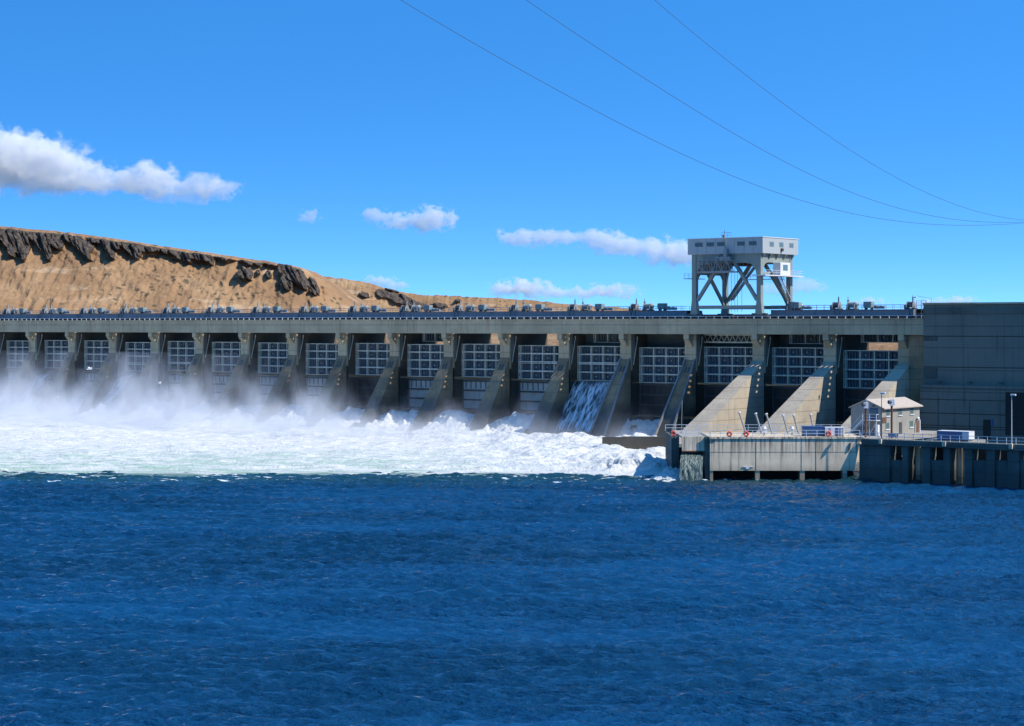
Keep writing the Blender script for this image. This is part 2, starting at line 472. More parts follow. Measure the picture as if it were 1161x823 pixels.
# ------------------------------------------------------------------ hills behind
def build_hills():
    sky1 = [(-260,236),(-60,252),(0,257),(30,259.5),(60,262),(100,267),(150,274),(200,282),(250,289),(300,296),(340,303),(354,311),(366,320),(380,331),(400,345),(420,356),(460,366),(760,369)]
    sky2 = [(-260,300),(250,306),(345,312),(356,313),(380,315.5),(409,319),(430,325),(452,331),(476,334.5),(532,337),(568,338.5),(603,341),(642,345),(700,349),(740,352),(775,356.5),(800,360),(900,363),(1500,364)]
    def hill(name, sky, Yc, Yb, px0, px1, rocks, band, seed, ztop):
        px = np.arange(px0, px1+.5, 1.0)
        ysk = np.interp(px, [s[0] for s in sky], [s[1] for s in sky])
        ysk = ysk + (vnoise(px/5, px*0, seed)-.5)*1.3 + (vnoise(px/1.7, px*0+3, seed)-.5)*.6
        T = np.concatenate([np.array([-4., -2.]), np.arange(0, 46, .6), np.arange(46, 130, 1.6)])   # steps below the crest (px at crest distance)
        PX, TT = np.meshgrid(px, T)
        YS = np.broadcast_to(ysk, PX.shape)
        zc = CAMZ + (HY-YS)/F*Yc
        mper = Yc/F
        xs = PX - .8*TT
        B = np.interp(px, [b[0] for b in band], [b[1] for b in band])
        B = np.broadcast_to(B, PX.shape)
        scal = .25 + 1.35*np.abs(vnoise(xs/15, xs*0+.5, seed+3)*1.0) * (.55+.9*vnoise(xs/5.5, xs*0+9, seed+5))
        top = 2.2 + 2.0*vnoise(PX/9, PX*0, seed+8)
        gap = sstep(.06, .26, vnoise(xs/19, TT/30, seed+31)+.12*(B/25))
        rock = sstep(top-1.2, top+.6, TT)*sstep(B*scal+1.5, B*scal-1.5, TT)*gap*(B > 1)
        for (cx, cy, rx, ry) in rocks:
            ty = cy - np.interp(cx, px, ysk)
            q = ((PX-.35*(TT-ty)-cx)/rx)**2 + ((TT-ty)/ry)**2
            q = q + 1.1*(fbm(PX/5, TT/5, seed+int(cx), 3)-.5)
            rock = np.maximum(rock, sstep(1.15, .8, q))
        drop = np.maximum(TT, 0)*mper
        z = zc - drop - .15*np.maximum(-TT, 0)
        # horizontal run: slope about 24 degrees, cliffs steeper
        run = np.where(TT > 0, drop*1.9, TT*25)
        Y = Yc - run
        col = vnoise(xs/1.7, TT/26, seed+40)*.6 + vnoise(xs/4.2, TT/40, seed+41)
        Y = Y - rock*(2 + 7*col + 3*vnoise(xs/.9, TT/5, seed+44)) + (fbm(PX/34-TT/30, TT/24, seed+50, 4)-.5)*9*sstep(2, 20, TT) + (fbm(PX/6, TT/7, seed+52, 3)-.5)*5*sstep(2,10,TT)
        z = z + (fbm(PX/7, TT/4, seed+60, 3)-.5)*1.8*sstep(2, 10, TT)
        X = (PX-580.5)/F*Yc
        # keep the visible outline: rows nearer the camera shift down along the slope
        P = np.stack([X, Y, z], -1)
        # foot of the hill runs forward to the shore
        foot = np.stack([X[-1], np.minimum(Y[-1]-60, Yb), np.minimum(z[-1]-6, 26)], -1)[None]
        shore = foot.copy(); shore[..., 1] = Yb-160; shore[..., 2] = 20.5
        back = P[:1].copy(); back[..., 1] += 900; back[..., 2] -= 30
        P = np.concatenate([back, P, foot, shore], 0)
        z0 = np.zeros_like(rock[:1])
        rock = np.concatenate([z0, rock, z0, z0], 0)
        o = grid_mesh(name, P[::-1], M['hill'], attrs={'rock': rock[::-1]}, smooth=True)
        o['kind'] = 'structure'
        return o
    band1 = [(-260,27),(0,22),(60,21),(110,19),(150,17),(200,13),(250,9),(300,8),(340,6),(350,0),(760,0)]
    rocks1 = [(281,311,5,6),(288,312,4,7),(297,310,2,3),(335,312,13,9),(330,322,7,7),(345,318,10,8),(358,325,7,8),(110,283,4,5),(215,296,3,4),(230,293,3,4),(243,296,3,5),(309,312,4,4),(322,305,5,7)]
    hill('hills', sky1, 1250, 900, -260, 760, rocks1, band1, 11, 0)
    rocks2 = [(436,334,9,5),(455,340,16,6),(470,345,14,4),(400,338,7,3),(415,335,6,3),(500,347,10,2.5),(445,328,7,3),(520,341,4,1.5)]
    hill('hills', sky2, 2300, 1500, -260, 1500, rocks2, [(-260,0),(1500,0)], 23, 0)
build_hills()

# ------------------------------------------------------------------ spillway dam
BAY = 18.13
A_LAST = a_of(1017.5)+.7
NP = 20
A = [A_LAST - BAY*i for i in range(NP)]          # pier 0 is next to the powerhouse
A_PH = a_of(1047)                                 # powerhouse corner
A_END = A[-1]-9
ref = W(A_LAST, 0, 0)
dam = empty('spillway_dam', ref, -TH, 'long concrete spillway dam with sloping piers, steel gates and white water below', 'dam')
def lx(a): return a - A_LAST                      # local x in the dam frame; local y = upstream, z up

# bridge girder and deck
m = MB(); m.box(lx(A_END), lx(A_PH)-.02, 0, 1.0, 25.5, 28.85)
m.mat(1)
for i, a in enumerate(A): m.box(lx(a)+.9, lx(a)+.95, -.02, .02, 25.52, 28.83)
g = m.build('bridge_girder', [M['girder'], M['dark']], dam)
m = MB(); m.box(lx(A_END), lx(A_PH)-.02, -.18, 1.05, 28.85, 29.05); m.build('kerb', M['girder'], g)
m = MB()
m.box(lx(A_END), lx(A_PH)-.02, 1.0, 2.7, 28.2, 28.8)
m.box(lx(A_END), lx(A_PH)-.02, 4.0, 17.6, 28.2, 28.9)
x = lx(A_END)
while x < lx(A_PH)-1: m.box(x, x+.35, 2.7, 4.0, 28.25, 28.78); x += 1.25
m.build('bridge_deck', M['road'], dam)
m = MB(); m.box(lx(A_END), lx(A_PH)-.02, 17.6, 18.4, 27.0, 29.2); m.build('upstream_girder', M['girder'], dam)

m = MB(); m.box(lx(A_END), lx(A_PH)-.02, 17.6, 18.0, 29.2, 30.15); m.build('upstream_parapet', M['rust'], dam)

# piers
def pier(kind):
    steep = kind != 'long'
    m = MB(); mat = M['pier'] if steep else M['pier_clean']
    # body
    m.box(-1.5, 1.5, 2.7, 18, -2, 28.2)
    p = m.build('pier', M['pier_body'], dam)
    m = MB(); m.box(-1.52, 1.52, 2, 2.698, 17, 28.1); m.build('pier_head', M['girder'], p)
    # buttress wedge
    if steep: y1, zt, z1 = -11.6, 19.5, -.6
    else: y1, zt, z1 = -31.5, 19.5, 2.3
    b = MB(); wt, we = 1.5, (2.5 if steep else 2.75)
    N = 10
    for j in range(N+1):
        t = j/N; y = 1.99+(y1-1.99)*t; z = zt+(z1-zt)*t
        w = wt+(we-wt)*t
        b.v += [(-w,y,-2.2),(w,y,-2.2),(w,y,z),(-w,y,z)]
    for j in range(N):
        a0 = j*4; b0 = a0+4
        for q in range(4):
            r = (q+1) % 4
            b.f.append((a0+q, a0+r, b0+r, b0+q))
    b.f.append((0,1,2,3)); b.f.append((N*4+3,N*4+2,N*4+1,N*4))
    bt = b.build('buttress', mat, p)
    # bracket under the girder
    c = MB(); c.prism([(.12,25.46),(.12,24.3),(1.98,22.4),(1.98,25.46)], -.7, .7); c.build('corbel', M['girder'], p)
    # twin grated vent near the top of the slope
    sl = (z1-zt)/(y1-1.99)
    h = MB()
    for xx in (-.72, .12):
        y0, y2 = 1.0, .1
        h.hexa([(xx,y2,zt+sl*(y2-1.99)+.02),(xx+.6,y2,zt+sl*(y2-1.99)+.02),(xx+.6,y0,zt+sl*(y0-1.99)+.02),(xx,y0,zt+sl*(y0-1.99)+.02),
                (xx,y2,zt+sl*(y2-1.99)+.05),(xx+.6,y2,zt+sl*(y2-1.99)+.05),(xx+.6,y0,zt+sl*(y0-1.99)+.05),(xx,y0,zt+sl*(y0-1.99)+.05)])
    if steep: h.build('vent_grate', M['darksteel'], p)
    # ladder and an added pale tube imitating a sun streak, on the body
    l = MB()
    for yy in (3.0, 3.45): l.bar((1.6,yy,19.6),(1.6,yy,28.1),.08)
    for k in range(20): l.bar((1.6,3.0,19.9+k*.42),(1.6,3.45,19.9+k*.42),.06)
    l.build('ladder', M['midsteel'], p)
    l = MB(); l.tube((1.75,4.4,24.2),(1.75,2.8,18.4),.09); l.tube((1.75,4.4,24.1),(1.75,4.4,24.9),.15); l.build('sun_streak_tube', M['gate'], p)
    if kind == 'curbed':
        cb = MB()
        for sgn in (-1, 1):
            for j in range(N):
                t0, t1 = j/N, (j+1)/N
                q = []
                for t, zz in ((t0,0),(t1,0),(t1,.4),(t0,.4)):
                    pass
                P0 = []
                for t in (t0, t1):
                    y = 1.9+(y1-1.99)*t; z = zt+(z1-zt)*t; w = wt+(we-wt)*t - .02
                    P0.append((y, z, w))
                (ya,za,wa),(yb,zb,wb) = P0
                i0 = .38
                if sgn > 0: xa0,xa1,xb0,xb1 = wa-i0,wa,wb-i0,wb
                else: xa0,xa1,xb0,xb1 = -wa,-wa+i0,-wb,-wb+i0
                cb.hexa([(xa0,ya,za-.1),(xa1,ya,za-.1),(xb1,yb,zb-.1),(xb0,yb,zb-.1),(xa0,ya-.25,za+.3),(xa1,ya-.25,za+.3),(xb1,yb-.25,zb+.3),(xb0,yb-.25,zb+.3)])
        cb.build('curb', M['curb'], p)
    return p
pp = {k: None for k in ('long', 'curbed', 'steep')}
for i, a in enumerate(A):
    k = 'long' if i < 3 else ('curbed' if i in (3, 4) else 'steep')
    if pp[k] is None: pp[k] = pier(k); q = pp[k]
    else: q = copy_tree(pp[k], dam)
    q.location = (lx(a), 0, 0)

# gates: frame of box members with recessed skin, ribs and lifting eyes
GW = 15.1
def gate_leaf(z0, z1, rows, cols=4, label=None, depth=.85, x0=-GW/2, x1=GW/2, y=5.6):
    f = MB(); t = .34
    rh = (z1-z0)/rows; side = .55; cw = (x1-x0-2*side)/cols
    for r in range(rows+1):
        z = z0+r*rh; f.box(x0, x1, y, y+depth, z-t/2 if r else z, z+t/2 if r < rows else z+.02)
    for c in range(cols+1):
        xx = x0+side+c*cw
        for r in range(rows):
            f.box(xx-.13, xx+.13, y+.04, y+depth-.05, z0+r*rh+t/2+.001, z0+(r+1)*rh-t/2-.001)
    for xx in (x0, x1-.16):
        for r in range(rows): f.box(xx, xx+.16, y+.04, y+depth-.05, z0+r*rh+t/2+.001, z0+(r+1)*rh-t/2-.001)
    f.mat(1)
    for r in range(rows):
        zz = z0+(r+.5)*rh
        for c0 in (x0+.16, x1-side+.13):
            f.box(c0, c0+.26, y+.2, y+.5, zz-.28, zz+.28)
    fr = f.build('gate_leaf', [M['gate'], M['darksteel']], dam)
    s = MB(); s.box(x0+.05, x1-.05, y+depth-.03, y+depth+.12, z0+.1, z1-.1)
    s.mat(1)
    for c in range(cols):
        for r in range(rows):
            za = z0+r*rh+t/2+.01; zb = z0+(r+1)*rh-t/2-.01
            for q in ((.2,.4,.62,.84) if c == 0 else (.12,.62,.8)):
                xx = x0+side+(c+q)*cw
                s.box(xx, xx+.13, y+.42, y+depth-.02, za, zb)
    s.mat(2)
    for c in range(1, cols):
        for r in range(rows):
            xx = x0+side+(c+.36)*cw; zz = z0+(r+.48)*rh
            s.box(xx-.17, xx+.17, y+.35, y+depth-.02, zz-.19, zz+.19)
    s.build('skin_plate', [M['plate'], M['rib'], M['midsteel']], fr)
    return fr
def lower_leaf(mat, z0=6.2, z1=13.9):
    y = 5.7
    f = MB(); f.box(-GW/2, GW/2, y+.3, y+1.0, z0, z1)
    fr = f.build('lower_leaf', mat, dam)
    s = MB()
    for k in range(4):
        z = z0+.1+(z1-z0-.5)*k/3; s.box(-GW/2, GW/2, y, y+.298, z-.1, z+.32)
    s.box(-GW/2, -GW/2+.4, y+.02, y+.297, z0, z1); s.box(GW/2-.4, GW/2, y+.02, y+.297, z0, z1)
    s.mat(1)
    if mat is M['pale_panel']:
        for k in range(9):
            x = -GW/2+1+k*1.6; s.box(x, x+.3, y+.15, y+.299, z0+.4+(z1-z0)*.66, z1-.3)
    s.build('cross_beam', [M['darksteel'], M['rib']], fr)
    return fr
up = gate_leaf(14.3, 22.5, 4)
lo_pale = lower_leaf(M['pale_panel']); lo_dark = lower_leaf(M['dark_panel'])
# structures seen above the gates
raised = gate_leaf(23.3, 28.1, 2, 3, x0=-4.6, x1=7.4, y=8.2)
blk = MB(); blk.box(-GW/2, GW/2, 9, 9.6, 21, 28.1); bulk = blk.build('bulkhead_panel', M['wallwet'], dam)
tr = MB(); tr.bar((-GW/2,5.9,23.6),(GW/2,5.9,23.6),.3); tr.bar((-GW/2,5.9,25.3),(GW/2,5.9,25.3),.3)
for k in range(20):
    x = -GW/2+k*.755; tr.bar((x,5.9,23.6 if k%2 else 25.3),(x+.755,5.9,25.3 if k%2 else 23.6),.12)
truss = tr.build('lattice_beam', M['gate'], dam)
og = MB()
prof = [(6.8,6.0),(5,6.0),(2,5.2),(-1,3.4),(-4,1.4),(-7,.2),(-12,-.8),(-12,-2),(6.8,-2)]
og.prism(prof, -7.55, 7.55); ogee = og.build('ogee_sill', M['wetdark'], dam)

def sheetmesh(name, mat, fn, x0, x1, nx, nt, parent):
    X = np.linspace(x0, x1, nx); T = np.linspace(0, 1, nt)
    XX, TT = np.meshgrid(X, T); Y, Z = fn(XX, TT)
    P = np.stack([XX, Y, Z], -1); o = grid_mesh(name, P, mat); o.parent = parent
    return o
def jetfn(seed, amp=1.0, reach=22):
    def fn(X, T):
        s = 7.3-X            # reaches further away from the right-hand pier
        y = 5.0 - T*reach
        z = (4.6*(1-T**2.2) + 1.6*np.sin(np.clip(T*1.4,0,1)*math.pi))*amp
        z = z + (fbm(X/2.6, T*7, seed, 4)-.5)*3.4*sstep(.05,.4,T) + (fbm(X/.7, T*22, seed+3, 4)-.5)*1.5*sstep(.05,.5,T)
        z = z*(.75+.35*fbm(X/5, T*2, seed+9, 2)) - 1.2*sstep(.85,1,T)
        y = y + (fbm(X/3, T*6, seed+5, 3)-.5)*1.8
        return y, z
    return fn
jets = [sheetmesh('spill_water', M['jet'], jetfn(60+i*7), -7.5, 7.5, 70, 60, dam) for i in range(3)]
jets += [sheetmesh('spill_water', M['jet'], jetfn(90+i*7, .95, 11.5), -7.5, 7.5, 70, 40, dam) for i in range(2)]
def cascfn(X, T):
    # thin sheet rolling over the lower leaf and down the ogee
    y = 5.3 - 1.1*np.sqrt(T*4) - 7.5*T**1.6 - .5*np.maximum(0, T-.5)
    z = 14.15 - .15*T - 11.5*T**1.5
    rib = (fbm(X/1.0, T*1.5, 7, 4)-.5)
    return y - .9*rib*sstep(0,.3,T), z + .5*rib*sstep(0,.3,T)
casc = sheetmesh('overflow_sheet', M['cascade'], cascfn, -7.5, 7.5, 120, 50, dam)
def sidefn(X, T):
    y = 5.3 - 12*T - .8*np.sin(T*9); z = 14 - 11*T**1.35 + (X)*.12*(1-T)
    return y, z + (fbm(X/1.2, T*5, 8, 3)-.5)*.8
side = sheetmesh('overflow_sheet', M['cascade'], sidefn, -7.5, -2.0, 24, 40, dam)
used = set()
def put(o, x):
    if o.name in used: c = copy_tree(o, dam)
    else: c = o; used.add(o.name)
    c.location = (x, 0, 0); return c
for i in range(NP-1):
    xc = (lx(A[i])+lx(A[i+1]))/2          # bay i lies left of pier i
    dz = [-.5, 0, .0, -.25, 0, .05, .3, .12, .3, .1, .25, .35, .5, .1, .5, .5, .3, .2, .2, .2][i]
    put(up, xc).location.z = dz
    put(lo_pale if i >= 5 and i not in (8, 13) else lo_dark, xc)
    put(ogee, xc)
    put(jets[i % 3] if i > 4 else jets[3 + i % 2], xc)
    if i in (0, 1, 4, 7): put(raised, xc).location.z = .4 if i == 0 else 0
    if i in (1, 2, 3, 4): put(bulk, xc)
    if i == 2: put(truss, xc)
    if i == 4: put(casc, xc)
    if i in (13, 15): put(side, xc)

# end wall between last pier and powerhouse
m = MB(); m.box(lx(A[0])+1.5, lx(A_PH)+2, 1.2, 18, -2, 25.48); m.box(lx(A[0])+1.5, lx(A_PH)+2, 1.8, 18, 25.48, 28.15)
m.build('abutment_wall', M['pier'], dam)

# guard rail on the girder
gr = empty('guard_rail', W(A_LAST, 0, 29.05), -TH, 'low white guard rail along the downstream edge of the dam road', 'railing')
m = MB(); x = lx(A_END)
while x < lx(A_PH): m.box(x-.09, x+.09, .1, .28, 0, .52); x += 2.1
m.build('post', M['rail'], gr)
m = MB(); m.box(lx(A_END), lx(A_PH), .12, .24, .52, .62); m.build('top_rail', M['rail'], gr)

# hoist girders above the road
def hoist_bridge(a0, a1, label):
    e = empty('hoist_bridge', W(a0, 0, 29), -TH, label, 'steel girder', 'steel hoist girders on the dam')
    L = a1-a0
    m = MB(); m.box(0, L, 4.6, 5.0, .75, 1.95); m.box(0, L, 4.3, 5.3, .66, .75); m.box(0, L, 4.3, 5.3, 1.95, 2.03)
    m.build('front_girder', M['bluebeam'], e)
    m = MB(); m.box(0, L, 11.4, 11.8, .75, 1.95); m.build('rear_girder', M['bluebeam'], e)
    m = MB(); m.box(0, L, 5.3, 11.4, 1.86, 2.03); m.build('platform', M['darksteel'], e)
    sp = MB(); st = MB()
    for a in A:
        if a0+.5 < a < a1-.5:
            sp.box(a-a0-.4, a-a0+.4, 4.4, 5.2, -.1, .66); sp.box(a-a0-.4, a-a0+.4, 11.2, 12, -.1, .75)
            st.box(a-a0-.25, a-a0-.13, 4.28, 4.6, .75, 1.95); st.box(a-a0+.9, a-a0+1.05, 4.28, 4.6, .75, 1.95)
    sp.build('support', M['darksteel'], e); st.build('splice_plate', M['midsteel'], e)
    m = MB(); x = .3
    while x < L: m.bar((x,4.7,2.03),(x,4.7,3.05),.06); x += 1.9
    m.bar((0,4.7,3.05),(L,4.7,3.05),.06); m.bar((0,4.7,2.55),(L,4.7,2.55),.045)
    x = .3
    while x < L: m.bar((x,11.6,2.03),(x,11.6,3.05),.06); x += 1.9
    m.bar((0,11.6,3.05),(L,11.6,3.05),.06); m.bar((0,11.6,2.55),(L,11.6,2.55),.045)
    m.build('handrail', M['midsteel'], e)
    return e
HD = -4.6
aL1 = a_of(778, HD); aR0 = a_of(874, HD); aR1 = a_of(1037, HD)
hoist_bridge(A_END, aL1, 'long blue-grey steel girder over the dam road, left of the gantry crane')
hoist_bridge(aR0, aR1, 'shorter blue-grey steel girder over the dam road, between gantry crane and powerhouse')

words = ['first','second','third','fourth','fifth','sixth','seventh','eighth','ninth','tenth','eleventh','twelfth','thirteenth','fourteenth','fifteenth','sixteenth','seventeenth','eighteenth','nineteenth','twentieth']
def winch(kind):
    e = empty('hoist_winch', (0,0,0), -TH, '', 'winch', 'gate hoist winches on the dam')
    m = MB(); m.box(-1.2,1.2,-.9,.9,0,.25); m.build('base', M['darksteel'], e)
    m = MB()
    for x in ((-.75,.75) if kind == 'tall' else (-1.0,.8)):
        m.prism([(-.85,.25),(-.85,1.0),(-.35,1.75),(.35,1.75),(.85,1.0),(.85,.25)], x-.1, x+.1)
    m.build('side_frame', M['winch'], e, bevel=.04)
    m = MB(); m.tube((-.72,0,1.05),(.72,0,1.05),.62,14); m.tube((-.95,-.2,.6),(.95,-.2,.6),.22,8); m.build('drum', M['darksteel'] if kind == 'tall' else M['winch'], e)
    if kind == 'tall':
        m = MB(); m.bar((.35,.3,1.6),(.35,.3,2.75),.28); m.bar((.35,.3,2.7),(.35,.3,3.1),.1); m.build('indicator_rod', M['winch'], e)
        m = MB(); m.box(-1.5,-.95,-.5,.3,.25,.95); m.build('motor', M['midsteel'], e, bevel=.06)
    else:
        m = MB(); m.tube((.85,0,1.15),(1.35,0,.95),.72,14,.45); m.build('gear_case', M['winch'], e)
        m = MB(); m.bar((-1.1,.3,1.3),(-1.25,.3,2.9),.12); m.box(-1.35,-.95,.1,.5,1.7,2.2); m.build('indicator_rod', M['winch'], e)
    return e
def cabinet():
    e = empty('control_cabinet', (0,0,0), -TH, '', 'cabinet', 'control cabinets on the hoist girder')
    m = MB(); m.box(-.95,.95,-.7,.7,.35,1.75); m.build('body', M['cabinet'], e, bevel=.03)
    m = MB(); m.box(-1.0,-.45,-.78,-.71,.45,1.65); m.box(-.4,.15,-.78,-.71,.45,1.65); m.box(.2,.9,-.78,-.71,.45,1.65); m.build('door', M['cabinet'], e)
    m = MB(); m.box(-.8,-.6,-.6,.6,0,.35); m.box(.6,.8,-.6,.6,0,.35); m.build('leg', M['darksteel'], e)
    m = MB(); m.box(1.4,3.9,-.3,.3,.15,.75); m.tube((1.3,0,.6),(2.0,0,.6),.4,10); m.tube((2.6,0,.55),(3.2,0,.55),.34,10); m.build('drive_shaft', M['midsteel'], e)
    return e
wA, wB, cab = winch('tall'), winch('low'), cabinet()
first = True
for i, a in enumerate(A):
    for o, da, nm in ((wA, 0-4.0+1.6, 'tall-rodded left winch of the pair above the %s pier from the powerhouse'),
                      (wB, 1.5, 'round-drummed right winch of the pair above the %s pier from the powerhouse'),
                      (cab, 5.6, 'boxy green-grey cabinet just right of the %s pier from the powerhouse')):
        aa = a+da+1.0
        if aL1-1.3 < aa < aR0+1.3: continue
        if aa > aR1-1.0: continue
        if aa < A_END+3: continue
        c = copy_tree(o)
        c.location = W(aa, -8.0, 31.05); c['label'] = nm % words[i]
def purge(o):
    for ch in list(o.children): purge(ch)
    bpy.data.objects.remove(o)
for o in (wA, wB, cab): purge(o)

# ------------------------------------------------------------------ gantry crane
def crane():
    df = -1.5
    aL, aR = a_of(788, df), a_of(861.5, df)
    L = aR-aL
    e = empty('gantry_crane', W(aL, df, 29.0), -TH, 'tall grey gantry crane with windowed white house standing over the dam road', 'crane')
    G = 13.6                                       # gauge across the deck
    Zb, Zt = 12.6, 0                               # underside of the top frame above the road
    HB, HT = 14.9, 18.5
    def leg(x, y, s):
        m = MB(); w = .55
        # widening foot
        m.hexa([(x-w*1.7,y-.6,1.0),(x+w*1.7,y-.6,1.0),(x+w*1.7,y+.6,1.0),(x-w*1.7,y+.6,1.0),
                (x-w,y-.55,4.4),(x+w,y-.55,4.4),(x+w,y+.55,4.4),(x-w,y+.55,4.4)])
        m.box(x-w, x+w, y-.55, y+.55, 4.4, HB-.02)
        lg = m.build('leg', M['crane'], e)
        t = MB(); t.box(x-2.2, x+2.2, y-.35, y+.35, .35, 1.0)
        for q in (-1.8,-.9,0,.9,1.8): t.tube((x+q,y-.3,.42),(x+q,y+.3,.42),.4,12)
        for q in (-1.35, 1.35): t.box(x+q-.5, x+q+.5, y-.5, y+.5, .8, 1.3)
        t.build('wheel_truck', M['darksteel'], lg)
        return lg
    for x in (0, L):
        for y in (0, G): leg(x, y, 1)
    m = MB(); m.box(.6, L-.6, -.35, .35, 2.3, 3.1); m.build('sill_beam', M['crane'], e)
    m = MB(); m.box(.6, L-.6, G-.35, G+.35, 2.3, 3.1); m.build('sill_beam', M['crane'], e)
    # top frame with haunches (front, rear and both ends)
    for y in (0, G):
        m = MB()
        t = [(.55,HB-.02),(.55,9.6),(.9,11.2),(2.0,12.5),(3.6,12.8),(L-3.6,12.8),(L-2.0,12.5),(L-.9,11.2),(L-.55,9.6),(L-.55,HB-.02)]
        m.prism_y(t, y-.4, y+.4); m.build('top_girder', M['crane'], e)
    for x in (0, L):
        m = MB()
        q = -2.3 if x == 0 else 0
        m.prism([(.56,HB-.02),(.56,10.4+q),(.9,11.6+q),(1.8,12.6+q),(3,12.9+q),(G-3,12.9+q),(G-1.8,12.6+q),(G-.9,11.6+q),(G-.56,10.4+q),(G-.56,HB-.02)], x-.4, x+.4)
        m.build('end_frame', M['crane'], e)
    # A-shaped braces front and rear
    for y in (0, G):
        for s in (0, 1):
            m = MB()
            if s == 0: m.bar((.7,y,4.3),(L*.40,y,12.9),.75,.7)
            else: m.bar((L-.7,y,4.3),(L*.62,y,12.9),.75,.7)
            m.build('brace', M['crane'], e)
    # end braces across the deck
    for x in (0, L):
        m = MB(); m.bar((x, G-.7, 3.4), (x, G*.42, 10.6), .55, .75); m.build('brace', M['crane'], e)
        m = MB(); m.bar((x, .6, 10.5), (x, G-.6, 10.5), .35, .5); m.build('tie_beam', M['crane'], e)
    # machinery house
    x0 = a_of(781, df+.4)-aL; x1 = a_of(866, df+.4)-aL
    y0, y1 = -.9, 15.5
    m = MB(); m.box(x0, x1, y0, y1, HB, HT)
    m.mat(1)
    for k in range(1, 8): xx = x0+(x1-x0)*k/8+.12; m.box(xx-.04, xx+.04, y0-.03, y0+.01, HB+.1, HT-.05)
    hs = m.build('machinery_house', [M['crane_end'], M['crane']], e)
    m = MB(); m.box(x0-.12, x1+.12, y0-.12, y1+.12, HT, HT+.14); m.build('roof', M['white'], hs)
    for q in (65,172,272,460,568):
        px0 = 780+q/8.23; px1 = 780+(q+73)/8.23
        a0 = a_of(px0, df+.9)-aL; a1 = a_of(px1, df+.9)-aL
        zz = HB+2.35
        f = MB(); f.box(a0,a1,y0-.06,y0+.02,zz-.62,zz+.42); w = f.build('window', M['midsteel'], hs)
        g_ = MB()
        for s in range(4):
            bw = (a1-a0-.16)/4; g_.box(a0+.08+s*bw, a0+.08+(s+1)*bw-.07, y0-.09, y0-.055, zz-.52, zz+.32)
        g_.build('pane', M['glass'], w)
    for q in (3.2, 7.6, 12.3):
        zz = HB+2.2
        f = MB(); f.box(x1-.02,x1+.06,q-.95,q+.95,zz-.6,zz+.5); w = f.build('window', M['midsteel'], hs)
        g_ = MB()
        for s in range(2): g_.box(x1+.055,x1+.09,q-.8+s*.85,q-.05+s*.85,zz-.48,zz+.38)
        g_.build('pane', M['glass_green'], w)
    m = MB()
    for q in (0,3.3,6.6,10,13.6): m.prism_y([(L+.4,HB-.02),(L+.4,HB-1.2),(L+.6,HB-1.2),(x1-.05,HB-.3),(x1-.05,HB-.02)], q-.1, q+.1)
    m.build('bracket', M['crane'], hs)
    m = MB(); m.box(x1, x1+.5, 7.3, 7.9, HB+.6, HB+1.3); m.build('air_conditioner', M['darksteel'], hs)
    m = MB(); xm = (x0+x1)/2 - .1
    m.bar((xm,y0+.2,HT+.14),(xm,y0+.2,HT+1.9),.14)
    for zz in (.7,1.3): m.bar((xm-.9,y0+.2,HT+zz),(xm+1.7,y0+.2,HT+zz),.07)
    for xx in (-.9,.8,1.7): m.bar((xm+xx,y0+.2,HT+.14),(xm+xx,y0+.2,HT+1.3),.06)
    m.box(xm-.3, xm+.3, y0-.4, y0+.0, HT+.14, HT+.8)
    m.build('roof_mast', M['midsteel'], hs)
    # hoist machinery hanging under the house
    m = MB(); m.box(2, L-2, 2, G-2, 13.2, 14.5); m.box(L*.5, L-2.6, 4.0, 7.2, 12.2, 13.2)
    for k in range(7): m.tube((L*.45+k*1.1, 3.2, 12.9),(L*.45+k*1.1+.6, 3.2, 12.9),.6,10)
    m.build('hoist_machinery', M['darksteel'], e)
    # jib truss slung below the house on the downstream side
    jb = MB(); xa, xb = 2.0, L*.63
    for y in (-2.0, -.9):
        for z in (10.9, 13.3): jb.bar((xa,y,z+ (0.3 if z>12 else 0)),(xb,y,z),.16)
        n = 7
        for k in range(n):
            s0 = xa+(xb-xa)*k/n; s1 = xa+(xb-xa)*(k+1)/n
            jb.bar((s0,y,10.9 if k%2 else 13.3),(s1,y,13.3 if k%2 else 10.9),.13); jb.bar((s0,y,10.9),(s0,y,13.3),.1)
    for k in range(8):
        s0 = xa+(xb-xa)*k/7; jb.bar((s0,-2,10.9),(s0,-.9,10.9),.12); jb.bar((s0,-2,13.3),(s0,-.9,13.3),.12)
    jb.box(xa-.2, xb+1.5, -2.1, -.8, 10.55, 10.85)
    j = jb.build('jib', M['midsteel'], e)
    m = MB(); m.box(xb-3.2, xb-.5, -1.9, -.9, 13.4, 14.2); m.box(xb-2.1,xb-1.3,-1.9,-1.0,14.2,16.0); m.bar((xb-1.7,-1.5,16),(xb-1.7,-1.5,18.6),.12)
    m.tube((xb-4.4,-1.4,13.9),(xb-3.3,-1.4,13.9),.45,10); m.build('trolley', M['midsteel'], j)
    m = MB()
    for q in (6.2, 7.1, 7.8, 9.0): m.bar((q,6,1.6),(q,6,12.3),.06)
    m.build('rope', M['darksteel'], e)
    # operator cab and end walkway on the right
    yc0, yc1 = 5.2, 9.8
    m = MB(); m.box(L+.45, L+2.4, yc0, yc1, 10.0, 12.9); cb = m.build('operator_cab', M['white'], e, bevel=.04)
    f = MB(); f.box(L+2.38, L+2.45, 6.4, 8.5, 11.1, 12.4); f.build('window', M['glass_green'], cb)
    m = MB(); m.box(L-1.0, L+2.5, -1.8, G+2.2, 9.75, 9.97); wk = m.build('walkway', M['white'], e)
    m = MB()
